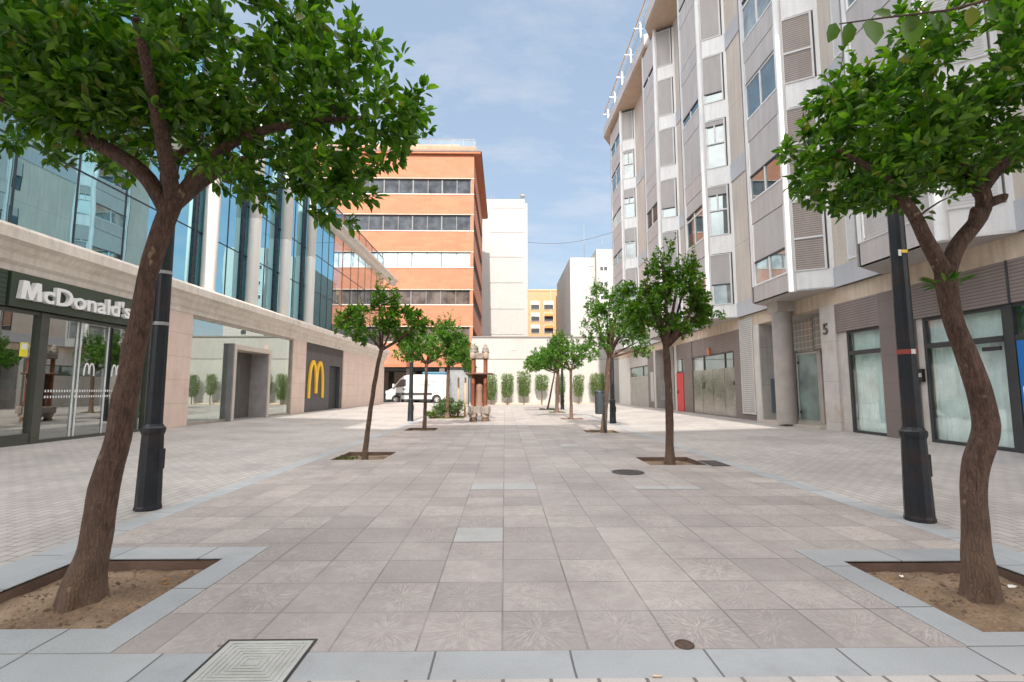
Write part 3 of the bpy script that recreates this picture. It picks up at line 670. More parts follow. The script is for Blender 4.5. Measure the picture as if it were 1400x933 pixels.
# curtain wall
gy0, gy1, gz0, gz1 = 2.0, 26.3, 4.2, 11.55
box('curtain_glass', blue_glass, lb, XL - .30, XL - .22, gy0, gy1, gz0, gz1)
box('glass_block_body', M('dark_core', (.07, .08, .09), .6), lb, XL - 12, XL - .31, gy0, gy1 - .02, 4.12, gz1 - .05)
mb = MB()
for z in (6.0, 7.85, 9.65): mb.box(XL - .23, XL - .205, gy0, gy1, z, z + .035)
ys = [7.75, 9.1, 10.45, 11.8, 13.2]
ys += [16.2, 18.75, 21.3, 23.7, 24.6, 25.5, 26.28]
for y in ys: mb.box(XL - .23, XL - .205, y, y + .03, gz0, gz1)
mb.build('mullion', M('mullion_dark', (.05, .06, .07), .4, .4), lb)
mb = MB()
for y in (14.45, 17.08, 19.6, 22.2): mb.box(XL - .225, XL - .17, y - .05, y + .12, gz0, gz1)
mb.build('dark_fin', M('fin_dark', (.03, .045, .06), .3, .3), lb)
for y in (14.9, 17.5, 20.02, 22.62):
    MB().lathe(XL + .02, y, [(.21, 4.18), (.21, 7.4), (.204, 7.41), (.204, 7.43), (.21, 7.44), (.21, 11.3)], 32).build('metal_column', metal_white, lb)
box('glass_roof_edge', metal_white, lb, XL - .35, XL - .1, gy0, gy1, gz1, gz1 + .12)
# clear screen beyond the corner with its beam
sg = MB().box(XL - .25, XL - .23, 26.32, 37.2, 4.2, 11.3).build('glass_screen', glass('clear_screen', (.6, .75, .85), .16, None, trans=(.58, .62, .64)), lb)
mb = MB()
for y in (27.8, 29.3, 30.8, 32.3, 33.8, 35.3, 37.15): mb.box(XL - .26, XL - .22, y, y + .025, 4.2, 11.3)
for z in (6.0, 7.85): mb.box(XL - .262, XL - .222, 26.32, 37.2, z, z + .03)
mb.box(XL - .27, XL - .22, 26.32, 37.2, 11.3, 11.36)
mb.build('screen_mullion', M('mullion_dark', (.05, .06, .07)), lb)
MB().add([(XL + a, y, z) for y in (24.4, 39.8) for a, z in ((-.2, 9.72), (.12, 9.72), (.2, 9.86), (.2, 10.0), (.34, 10.08), (.34, 10.2), (-.2, 10.25))],
         [(i, (i + 1) % 7, 7 + (i + 1) % 7, 7 + i) for i in range(7)] + [tuple(range(7)), tuple(range(7, 14))[::-1]]).build('roof_beam', cornice_m, lb)
box('parapet_base', M('dark_upstand', (.10, .12, .14), .5), lb, XL - .3, XL - .2, 26.4, 37.2, 4.1, 4.75)
# shopfront of the restaurant
sf = MB(); w = .07; y0, y1 = 4.0, 12.82; zt = 2.72
sf.box(XL - .18, XL - .04, y1 - .10, y1, zb, zt); sf.box(XL - .18, XL - .02, 9.72, 9.90, zb, zt); sf.box(XL - .18, XL - .04, y0, y1 - .1, zt - .06, zt); sf.box(XL - .18, XL - .04, y0, 9.72, zb - .02, zb + .20); sf.box(XL - .18, XL - .04, 9.90, y1 - .1, zb - .02, zb + .06)
sf.box(XL - .16, XL - .06, 12.48, 12.53, zb + .06, zt - .06)
sfo = sf.build('shopfront', M('olive_frame', (.085, .09, .075), .4, .3), lb)
rest_gl = glass('restaurant_glass', (.9, .95, .93), .38, None)
box('pane', rest_gl, sfo, XL - .12, XL - .105, y0, y1 - .1, zb + .05, zt - .06)
mb = MB()
for y in (10.62, 10.72, 11.45): mb.box(XL - .10, XL - .085, y, y + .035, zb + .06, zt - .06)
mb.build('door_edge', M('pale_edge', (.65, .68, .68), .3), sfo)
mb = MB()
for i in range(int((12.4 - 9.95) / .062)):
    y = 9.95 + i * .062
    for z in (1.02, 1.14): mb.box(XL - .10, XL - .098, y, y + .026, z, z + .05)
wd = M('white_decal', (.8, .82, .82), .6); mb.build('dash_decal', wd, sfo)
st = box('warning_sticker', M('sticker_yellow', (.85, .75, .05), .5), sfo, XL - .10, XL - .096, 9.42, 9.58, 1.83, 2.10)
box('sticker_panel', M('sticker_white', (.8, .82, .85), .5), st, XL - .096, XL - .094, 9.45, 9.55, 1.97, 2.08)
def arches(name, cy, z, w, h, thick, depth, x, mat, parent):
    """two-arched M as one extruded band"""
    cl = []
    N = 28
    def pt(t):                                   # t in 0..1 left outer foot -> middle
        a = PI * t
        return t, math.sin(a) ** .62
    pts = []
    for s_ in (-1, 1):
        for i in range(N + 1):
            t = i / N if s_ < 0 else i / N
            a = PI * t
            if s_ < 0: u = -1 + .98 * (1 - math.cos(a)) / 2; foot = 0 if t < .5 else .13
            else: u = .02 + .98 * (1 - math.cos(a)) / 2; foot = .13 if t < .5 else 0
            v = foot + (1 - foot) * (math.sin(a) ** .75)
            pts.append((u, v, s_))
    mb = MB()
    for s_ in (-1, 1):
        P = [Vector((p[0] * w / 2, p[1] * h)) for p in pts if p[2] == s_]
        L = []
        for i, p in enumerate(P):
            d = (P[min(i + 1, N)] - P[max(i - 1, 0)]).normalized(); nn = Vector((-d.y, d.x)); tw = thick / 2
            L.append((p + nn * tw, p - nn * tw))
        xx = x + (0.001 if s_ > 0 else 0)
        vs = [];
        for (a, b) in L: vs += [(xx, cy + a.x, z + a.y), (xx, cy + b.x, z + b.y), (xx + depth, cy + a.x, z + a.y), (xx + depth, cy + b.x, z + b.y)]
        fs = [(0, 1, 3, 2), (4 * N + 2, 4 * N + 3, 4 * N + 1, 4 * N)]
        for i in range(N):
            k = 4 * i; fs += [(k + 2, k + 3, k + 7, k + 6), (k, k + 4, k + 5, k + 1), (k, k + 2, k + 6, k + 4), (k + 1, k + 5, k + 7, k + 3)]
        mb.add(vs, fs)
    return mb.build(name, mat, parent)
for y in (11.02, 11.78): arches('door_emblem', y, 1.50, .26, .27, .035, .003, XL - .10, wd, sfo)
# interior hints behind the restaurant glass
ii = box('serving_counter', M('counter_wood', (.28, .15, .08), .5), lb, XL - 3.2, XL - 2.4, 6.0, 12.0, zb, 1.2)
box('menu_board', M('menu_dark', (.05, .05, .05), .4), lb, XL - 3.9, XL - 3.8, 7.0, 12.0, 1.9, 2.6)
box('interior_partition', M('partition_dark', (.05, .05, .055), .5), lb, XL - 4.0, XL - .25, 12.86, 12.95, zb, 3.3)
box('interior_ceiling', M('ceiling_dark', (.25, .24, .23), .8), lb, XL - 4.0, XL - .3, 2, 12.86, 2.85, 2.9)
# second showroom window and its portal
wf = MB(); y0, y1, zt = 14.36, 21.22, 3.36
wf.box(XL - .12, XL - .05, y0, y0 + .06, zb, zt); wf.box(XL - .12, XL - .01, y1 - .06, y1, zb, zt); wf.box(XL - .12, XL - .02, y0 + .06, y1 - .06, zt - .05, zt + .04); wf.box(XL - .12, XL - .05, y0 + .06, 16.5, zb - .02, zb + .08); wf.box(XL - .12, XL - .05, 19.1, y1 - .06, zb - .02, zb + .08)
wfo = wf.build('showroom_window', M('bronze_frame', (.42, .36, .31), .4, .3), lb)
show_gl = glass('showroom_glass', (.88, .96, .92), .50, None)
mb = MB().box(XL - .10, XL - .085, y0 + .06, 16.5, zb + .08, zt - .05).box(XL - .10, XL - .085, 19.1, y1 - .06, zb + .08, zt - .05).box(XL - .10, XL - .085, 16.5, 19.1, 2.72, zt - .05)
mb.build('pane', show_gl, wfo)
box('inner_screen', M('grey_green_screen', (.50, .55, .50), .8), lb, XL - 1.6, XL - 1.5, 14.4, 21.2, zb, 3.36)
po = MB().box(XL - .6, XL + .08, 16.5, 16.66, zb - .02, 2.72).box(XL - .6, XL + .08, 18.94, 19.1, zb - .02, 2.72).box(XL - .6, XL + .08, 16.66, 18.94, 2.56, 2.72).build('portal', M('portal_stone', (.60, .52, .45), .5, var=.06), lb)
box('portal_side', M('dark_grey_panel', (.20, .20, .205), .5), po, XL - .595, XL + .085, 16.42, 16.498, zb, 2.74)
box('portal_lining', M('lining_grey', (.34, .33, .33), .4), po, XL - .6, XL + .06, 18.90, 18.938, zb, 2.5)
dfr = MB().box(XL - .66, XL - .60, 16.66, 18.94, zb, 2.56).build('portal_door', M('portal_glass_frame', (.13, .12, .11), .4), po)
box('pane', show_gl, dfr, XL - .60, XL - .58, 16.75, 18.1, zb + .1, 2.4) if False else MB().box(XL - .60, XL - .585, 16.75, 18.1, zb + .1, 2.4).build('pane', rest_gl, dfr)
# dark panel with the arches
LB('dark_panel', M('charcoal_panel', (.075, .075, .08), .5, 0, .06, 1), 22.62, 25.85, zb - .02, 3.0, -.3, -.06)
LB('dark_panel', MATS['charcoal_panel'], 25.85, 27.85, 2.45, 3.0, -.3, -.06)
LB('dark_soffit', M('black_panel', (.03, .03, .032), .5), 22.62, 27.85, 3.0, 3.40, -.3, -.05)
LB('dark_panel', MATS['charcoal_panel'], 27.45, 27.85, zb, 2.45, -.3, -.05)
LB('back_door', M('matt_door', (.03, .03, .033), .6), 25.85, 27.45, zb, 2.45, -.3, -.22)

# signs: things of their own
fs_ = empty('fascia_sign', (XL, 10.8, 2.74), 'dark green fascia board with raised white letters above the restaurant shopfront', 'shop sign')
box('sign_board', M('dark_green_board', (.055, .075, .05), .35, .1, .1, 1.5), fs_, XL - .15, XL + .06, 8.98, 12.82, 2.74, 3.39, bevel=.006)
mp = [(0, 0), (.095, 0), (.112, .20), (.178, 0), (.246, 0), (.312, .20), (.329, 0), (.424, 0), (.388, .350), (.285, .350), (.212, .135), (.139, .350), (.036, .350)]
n = len(mp); xa, xb = XL + .07, XL + .16
MB().add([(xx, 9.08 + a, 2.895 + b) for xx in (xa, xb) for a, b in mp], [tuple(range(n))[::-1], tuple(range(n, 2 * n))] + [(i, (i + 1) % n, n + (i + 1) % n, n + i) for i in range(n)]).build('sign_letter', M('letter_white', (.86, .86, .86), .35, 0, .02), fs_)
text('sign_letters', "cDonald's", .49, .09, M('letter_white', (.86, .86, .86), .35, 0, .02), fs_, wallmtx((XL + .115, 9.525, 2.90), (0, 1, 0), (0, 0, 1)), .009, 1.16)
box('side_louver', louver_mat('green_louver', (.05, .075, .05), .09, .15), lb, XL - .15, XL + .02, 2.0, 8.95, 2.74, 3.39)
ws = empty('wall_emblem', (XL - .05, 24.0, .75), 'tall yellow double-arch letter M on the charcoal panel', 'wall sign')
arches('arch_letter', 23.98, .78, 1.72, 1.72, .20, .07, XL - .055, M('arch_yellow', (.95, .55, .02), .35, 0, .03), ws)

# ------------------------------------------------------------------ ORANGE building and others
brick = M('orange_brick', (.44, .175, .10), .8, 0, .07, .5, fine=.05, blocks=(.30, .015, .12, 0, .8), streak=.05)
ob = empty('orange_office_building', (-12, 52, 0), 'terracotta orange office block with dark ribbon windows behind the left building', 'office building')
xr, yf = -3.05, 46.0; xl = -30; yb = 64.0
strips = [(5.66, 7.13), (9.25, 10.70), (12.90, 14.41), (16.52, 18.14), (20.21, 21.79)]
zprev = 3.5; mb = MB(); sill = MB()
for (a, b) in strips:
    mb.box(xl, xr, yf, yb, zprev, a)
    sill.box(xl, xr + .03, yf - .05, yf, a - .06, a + .03); sill.box(xl, xr + .03, yf - .03, yf, b, b + .05)
    zprev = b
mb.box(xl, xr, yf, yb, zprev, 24.2); mb.build('brick_wall', brick, ob)
sill.build('window_sill', M('pale_sill', (.66, .55, .48), .6), ob)
core = M('core_grey', (.1, .1, .105), .6); box('core', core, ob, xl, xr - .5, yf + .5, yb - .5, 3.0, 24)
og = glass('office_glass_dark', (.5, .56, .62), .02, (.05, .055, .065)); og2 = glass('office_glass_pale', (.75, .9, .95), .35, (.50, .60, .62)); og3 = glass('office_glass_tan', (.5, .5, .5), .02, (.10, .08, .072))
of = M('office_frame', (.16, .16, .165), .5, .2)
ro = random.Random(3)
for si, (a, b) in enumerate(strips):
    fr = MB(); w_ = 1.36; x = xr - .25; cols = []
    i = 0
    while x > -22:
        fr.box(x - .03, x + .03, yf + .14, yf + .22, a, b)
        if i % 2 == 0: fr.box(x - .09, x - .03, yf + .12, yf + .24, a, b)
        x -= 1.42; i += 1
    fr.box(-22, xr - .2, yf + .15, yf + .21, a, a + .05); fr.box(-22, xr - .2, yf + .15, yf + .21, b - .05, b)
    # side windows
    y = yf + .3
    while y < yb - .5: fr.box(xr - .22, xr - .14, y, y + .07, a, b); y += 1.5
    fo = fr.build('window', of, ob)
    MB().box(-22, xr - .3, yf + .22, yf + .26, a, b).build('pane', (og3, og3, og2, og, og)[si], fo)
    MB().box(xr - .30, xr - .24, yf + .3, yb, a, b).build('pane', og, fo)
# corner return
for (a, b) in strips: box('corner_pier', brick, ob, xr - .28, xr, yf, yf + .3, a, b); box('corner_pier', brick, ob, xr - .3, xr, yb - .4, yb, a, b)
mb = MB().box(xl, xr + .0, yf + .1, yb, 24.2, 24.25); mb.build('roof_recess', M('orange_soffit_dark', (.45, .19, .10), .7), ob)
MB().box(xl, xr + .75, yf - .35, yb + .3, 24.42, 24.62).build('roof_slab', M('dark_coping', (.16, .12, .11), .6), ob)
MB().box(xl, xr + .65, yf - .3, yb + .2, 24.26, 24.42).build('eave_soffit', M('orange_eave', (.45, .16, .08), .7), ob)
MB().box(xl, xr + .1, yf + .2, yb - .2, 24.62, 25.2).build('parapet', M('salmon_parapet', (.48, .23, .15), .75), ob)
MB().box(xl, -4.75, yf + 3, yb - 2, 25.2, 26.9).build('rooftop_block', M('salmon_block', (.48, .24, .16), .75), ob)
mb = MB().box(xl, xr + .1, yf + .2, yf + .24, 25.92, 25.97)
for i in range(22): mb.box(xr + .02 - i * 1.1, xr + .06 - i * 1.1, yf + .2, yf + .24, 25.2, 25.95)
for i in range(8): mb.box(xr + .06, xr + .1, yf + .3 + i * 1.3, yf + .34 + i * 1.3, 25.2, 25.95)
mb.build('roof_railing', M('rail_dark', (.16, .15, .16), .5, .4), ob)
box('railing_glass', glass('rail_glass', (.6, .65, .7), .15, None), ob, xl, xr + .05, yf + .25, yf + .26, 25.2, 25.9)
# ground storey recess
box('ground_glazing', glass('ground_glass', (.5, .6, .58), .25, (.05, .055, .05)), ob, xl, -5.3, yf + 3, yf + 3.1, 0, 3.5)
box('side_wall', M('grey_blue_wall', (.26, .27, .29), .6), ob, -5.3, xr - .3, yf + .4, yf + 3.2, 0, 3.5)
mb = MB()
for x in (-12.2, -9.3, -6.2): mb.box(x, x + .5, yf + .2, yf + .7, 0, 3.5)
mb.build('ground_pillar', M('pillar_brown', (.16, .13, .11), .6), ob)
MB().box(xl, xr, yf + .02, yb, 3.3, 3.5).build('ground_soffit', M('orange_eave', (.45, .16, .08)), ob)

# white tower
tw = empty('white_tower', (0, 75, 0), 'blank white end wall of a tall block with faint horizontal floor lines', 'apartment building')
tm = M('white_render', (.41, .40, .39), .8, 0, .03, .25, streak=.05)
box('end_wall', tm, tw, -6.5, 3.29, 69, 84, 0, 28.4)
for z in (27.64, 24.0, 20.29, 16.5, 12.65, 9.0): box('floor_joint', M('joint_grey', (.33, .33, .33), .8), tw, -2.2, 2.75, 68.96, 69.0, z, z + .12)
box('parapet', tm, tw, -6.5, 2.9, 69.1, 84, 28.4, 29.05)
mb = MB().tube([(2.6, 69.5, 29.0), (2.6, 69.5, 29.5)], [.04, .04], 6).lathe(2.6, 69.4, [(.05, 29.4), (.35, 29.5), (.38, 29.8)], 12); mb.build('satellite_dish', tm, tw)
mb = MB()
for i, x in enumerate((-2.0, -1.6, -1.2)): mb.tube([(x, 69.6, 29.0), (x, 69.6, 29.9 - .2 * i)], [.02, .02], 5)
mb.build('antenna', M('antenna_grey', (.3, .3, .3), .5, .5), tw)
mb = MB(); mb.box(3.3, 3.5, 72, 73, 15.2, 16.2); mb.build('air_conditioner', M('ac_grey', (.2, .2, .2), .6), tw)
# white building on the right
t2 = empty('white_apartment_block', (12, 70, 0), 'white stepped apartment block with a few small dark windows, at the far right end', 'apartment building')
box('slab', tm, t2, 8.58, 11.8, 62, 78, 0, 18.35)
box('side_wall', M('grey_flank', (.42, .42, .42), .8, streak=.06), t2, 8.50, 8.579, 62, 78, 0, 18.3)
box('front_wall', tm, t2, 11.83, 17, 61.4, 78, 0, 19.3)
w2 = M('tiny_window', (.05, .055, .06), .3)
for z in (16.4, 14.4, 12.6, 10.7, 8.9):
    o = MB().box(12.25, 13.3, 61.36, 61.40, z, z + .62).build('window', white_frame, t2); MB().box(12.3, 12.7, 61.34, 61.36, z + .06, z + .56).box(12.8, 13.25, 61.34, 61.36, z + .06, z + .56).build('pane', w2, o)
    o = MB().box(14.0, 14.8, 61.36, 61.40, z - .9, z - .2).build('window', white_frame, t2); MB().box(14.05, 14.75, 61.34, 61.36, z - .84, z - .26).build('pane', w2, o)
o = MB().box(10.9, 11.6, 61.95, 61.99, 17.2, 17.9).build('window', M('grey_window', (.4, .4, .4), .5), t2)
MB().tube([(10.56, 63, 18.3), (10.56, 63, 23.2)], [.03, .02], 6).tube([(10.3, 63, 22.9), (10.85, 63, 22.9)], [.02, .02], 5).build('antenna', M('antenna_grey', (.3, .3, .3)), t2)
MB().tube([(13.0, 63, 19.2), (13.0, 63, 21.6)], [.02, .02], 6).build('antenna', M('antenna_grey', (.3, .3, .3)), t2)
tag(MB().tube([(3.1 + (15.5 - 3.1) * i / 12, 69.2 - 7 * i / 12, 22.6 - .9 * math.sin(PI * i / 12) - .3 * i / 12) for i in range(13)], [.03] * 13, 5).build('overhead_cable', M('cable', (.08, .08, .09), .6)), 'thin dark cable sagging across the sky between the two white blocks', 'cable')
# yellow apartments
yb_o = empty('yellow_apartment_building', (7, 85, 0), 'pale yellow apartment block with small windows and orange awnings in the gap', 'apartment building')
ym = M('yellow_render', (.50, .33, .19), .8, 0, .05, .4)
box('wall', ym, yb_o, 2.6, 11.5, 80, 92, 0, 17.6)
box('parapet', M('yellow_cap', (.62, .42, .26), .8), yb_o, 2.6, 11.5, 79.9, 80.2, 17.6, 17.85)
box('vertical_band', M('yellow_band', (.66, .42, .24), .8), yb_o, 7.55, 7.75, 79.93, 80, 0, 17.6)
for r_, z in enumerate((14.5, 12.5, 10.5, 8.5, 6.5)):
    for c_, (xa, xb) in enumerate(((4.37, 5.75), (6.6, 7.5), (6.6, 8.0), (9.0, 10.2))):
        if c_ == 1: continue
        if c_ == 2: xa, xb = 6.55, 8.05
        o = MB().box(xa - .05, xb + .05, 79.90, 79.99, z - .05, z + 1.35).build('window', white_frame, yb_o)
        MB().box(xa, xb, 79.88, 79.90, z, z + .75).build('pane', w2, o)
        if c_ == 2 and r_ in (1, 2): MB().add([(xa, 79.87, z + 1.3), (xb, 79.87, z + 1.3), (xb, 79.3, z + .8), (xa, 79.3, z + .8), (xa, 79.87, z + 1.26), (xb, 79.87, z + 1.26), (xb, 79.3, z + .76), (xa, 79.3, z + .76)], [(0, 1, 2, 3), (7, 6, 5, 4), (3, 2, 6, 7)]).build('awning', M('orange_awning', (.85, .22, .06), .7), o)
        else: MB().box(xa, xb, 79.885, 79.90, z + .75, z + 1.3).build('shutter', blind_white, o)
# boundary wall
bw = empty('boundary_wall', (3.5, 39.5, 0), 'long white plastered wall closing the plaza behind the row of clipped shrubs', 'wall')
box('lower_wall', M('white_plaster', (.43, .42, .405), .8, 0, .04, .6, streak=.06, dirt=((.62, .50, .40), .2)), bw, -2.67, 10.8, 39.4, 39.9, -.3, 3.62)
box('upper_wall', M('white_plaster_upper', (.40, .392, .38), .8, 0, .04, .6, streak=.05), bw, -2.67, 14, 39.44, 39.9, 3.66, 5.4)
box('ledge', M('dark_ledge', (.22, .2, .19), .7), bw, -2.69, 14, 39.37, 39.9, 3.62, 3.66)
box('coping', M('dark_ledge', (.22, .2, .19)), bw, -2.72, 14, 39.36, 39.95, 5.4, 5.5)
box('plaque', M('plaque_pink', (.6, .42, .38), .6), bw, .55, .85, 39.40, 39.44, 4.35, 4.75)
box('planting_kerb', M('warm_kerb', (.6, .47, .36), .8), bw, -2.67, 10.0, 39.1, 39.4, -.2, .12)

# buildings behind the viewpoint: they cast the shade on the near plaza and show in the glass
bb = empty('rear_apartment_block', (0, -16, 0), 'tall plain cream apartment block standing behind the viewpoint, across the street', 'apartment building')
EL = math.radians(38.0); T = math.tan(EL); YF = -13.0
bm_ = M('cream_render', (.56, .50, .44), .8, 0, .05, .5)
steps = [(-13, -5.5, 18.9), (-5.5, -3.9, 14.9), (-3.9, 1.9, 16.65), (1.9, 13, 13.95)]
mb = MB()
for (a, b, ed) in steps: mb.box(a, b, YF - 12, YF, 0, (ed - YF) * T)
mb.build('wall', bm_, bb)
for fl in range(7):
    for i in range(10):
        x = -12.4 + i * 2.6; z = 2.9 * fl + 1.0
        o = box('window', white_frame, bb, x, x + 1.8, YF, YF + .05, z, z + 1.5); box('pane', win_glass, o, x + .08, x + 1.72, YF + .05, YF + .07, z + .08, z + 1.42)

# ------------------------------------------------------------------ street lamps
def lamp(x, y, label, zg=0.0, sticker=None):
    e = empty('street_lamp', (x, y, zg), label, 'street lamp', 'black cast iron lamp posts')
    pr = [(.122, zg - .02), (.120, zg + .03), (.114, zg + .05), (.110, zg + .25), (.096, zg + .74), (.106, zg + .765), (.110, zg + .78), (.110, zg + .81), (.094, zg + .825), (.080, zg + .85)]
    MB().lathe(x, y, pr, 12, smooth=False).build('base', iron, e)
    MB().lathe(x, y, [(.078, zg + .84), (.060, zg + 3.7)], 12, smooth=False).build('shaft', iron, e)
    MB().box(x + .09, x + .118, y - .04, y + .03, zg + .40, zg + .60).build('inspection_hatch', iron, e)
    hd = MB().lathe(x, y, [(.08, zg + 3.68), (.09, zg + 3.72), (.06, zg + 3.76)], 12).build('collar', iron, e)
    MB().lathe(x, y, [(.07, zg + 3.76), (.14, zg + 3.99), (.145, zg + 4.0)], 8, False).build('lantern_glass', M('lantern_glass', (.6, .6, .55), .2), e)
    MB().lathe(x, y, [(.17, zg + 4.0), (.10, zg + 4.08), (.02, zg + 4.14)], 12).build('lantern_cap', iron, e)
    return e
l1 = lamp(-3.58, 5.07, 'black iron lamp post with a paper notice beside the large leaning tree')
mb = MB().box(-3.655, -3.650, 4.90, 4.99, 1.90, 2.36); mb.add([(-3.70, 4.972, 1.88), (-3.61, 4.955, 1.88), (-3.61, 4.955, 2.37), (-3.70, 4.972, 2.37), (-3.70, 4.976, 1.88), (-3.61, 4.959, 1.88), (-3.61, 4.959, 2.37), (-3.70, 4.976, 2.37)], [(0, 1, 2, 3), (7, 6, 5, 4)])
MB().add([(-3.715, 4.995, 1.88), (-3.625, 4.966, 1.88), (-3.625, 4.966, 2.40), (-3.715, 4.995, 2.40), (-3.715, 4.999, 1.88), (-3.625, 4.970, 1.88), (-3.625, 4.970, 2.40), (-3.715, 4.999, 2.40)], [(0, 1, 2, 3), (7, 6, 5, 4), (0, 3, 7, 4), (1, 5, 6, 2), (3, 2, 6, 7), (0, 4, 5, 1)]).build('paper_notice', M('paper', (.75, .74, .78), .8), l1)
tape = M('clear_tape', (.35, .36, .36), .3)
for z in (1.86, 2.40): MB().lathe(-3.58, 5.07, [(.0735, z), (.0735, z + .035)], 16).build('tape_band', tape, l1)
r1 = lamp(3.82, 4.55, 'black iron lamp post with red, white and yellow stickers, beside the curved tree at right')
MB().lathe(3.82, 4.55, [(.078, 1.53), (.078, 1.575)], 12, False).build('sticker_band', M('sticker_red', (.35, .06, .05), .6), r1)
MB().box(3.80, 3.84, 4.468, 4.472, 1.53, 1.575).build('sticker', M('sticker_pale', (.7, .7, .7), .6), r1)
MB().box(3.79, 3.85, 4.479, 4.483, 2.50, 2.53).build('sticker', M('sticker_gold', (.75, .5, .05), .6), r1)
MB().box(3.762, 3.788, 4.479, 4.483, 2.47, 2.53).build('sticker', M('sticker_pale', (.7, .7, .7)), r1)
lamp(-3.57, 18.67, 'dark iron lamp post in sun by the middle left trees, in front of the van')
lamp(3.84, 17.37, 'dark iron lamp post standing just behind the litter bin tree on the right')
lamp(3.45, 29.2, 'farthest dark lamp post on the right among the small trees before the white wall')

# ------------------------------------------------------------------ trees
barkA = bark_mat('bark', (.06, .033, .024), (.125, .072, .05))
leafA = leafmat('citrus_leaf', (.032, .10, .008), (.17, .30, .022), .38)
leafB = leafmat('citrus_leaf_light', (.05, .13, .015), (.12, .25, .03), .34)
leafC = leafmat('hedge_leaf', (.07, .13, .02), (.15, .22, .04), .25)
leafD = leafmat('broad_leaf', (.045, .10, .010), (.09, .17, .02), .35)

def leaf_mesh(name, C, DIR, NRM, LEN, WID, mat, parent, fold=.18):
    C = np.array(C); n = len(C); DIR = np.array(DIR); NRM = np.array(NRM); LEN = np.array(LEN)[:, None]; WID = np.array(WID)[:, None]
    DIR /= np.linalg.norm(DIR, axis=1)[:, None] + 1e-9
    S_ = np.cross(DIR, NRM); S_ /= np.linalg.norm(S_, axis=1)[:, None] + 1e-9
    U = np.cross(S_, DIR)
    V = np.empty((n, 6, 3))
    V[:, 0] = C
    V[:, 1] = C + DIR * LEN * .30 + S_ * WID * .46 + U * WID * fold
    V[:, 2] = C + DIR * LEN * .68 + S_ * WID * .40 + U * WID * fold - U * LEN * .04
    V[:, 3] = C + DIR * LEN - U * LEN * .12
    V[:, 4] = C + DIR * LEN * .68 - S_ * WID * .40 + U * WID * fold - U * LEN * .04
    V[:, 5] = C + DIR * LEN * .30 - S_ * WID * .46 + U * WID * fold
    off = np.array(origin(parent)); V = (V - off).reshape(-1, 3)
    idx = np.arange(n)[:, None] * 6
    F = np.concatenate([idx + np.array([0, 1, 2, 3]), idx + np.array([0, 3, 4, 5])], 0).reshape(-1)
    me = D.meshes.new(name); me.vertices.add(len(V)); me.vertices.foreach_set('co', V.reshape(-1))
    me.loops.add(len(F)); me.loops.foreach_set('vertex_index', F.astype(np.int32))
    me.polygons.add(n * 2); me.polygons.foreach_set('loop_start', np.arange(0, n * 8, 4, dtype=np.int32)); me.polygons.foreach_set('loop_total', np.full(n * 2, 4, dtype=np.int32))
    me.update(calc_edges=True); me.validate(); me.materials.append(mat)
    o = D.objects.new(name, me); COL.objects.link(o); o.parent = parent; return o

def smooth_path(pts, k=4):
    P = [Vector(p) for p in pts]; out = []
    for i in range(len(P) - 1):
        a, b, c, d = P[max(i - 1, 0)], P[i], P[i + 1], P[min(i + 2, len(P) - 1)]
        for j in range(k):
            t = j / k
            out.append(.5 * ((2 * b) + (c - a) * t + (2 * a - 5 * b + 4 * c - d) * t * t + (3 * b - a - 3 * c + d) * t ** 3))
    out.append(P[-1]); return out

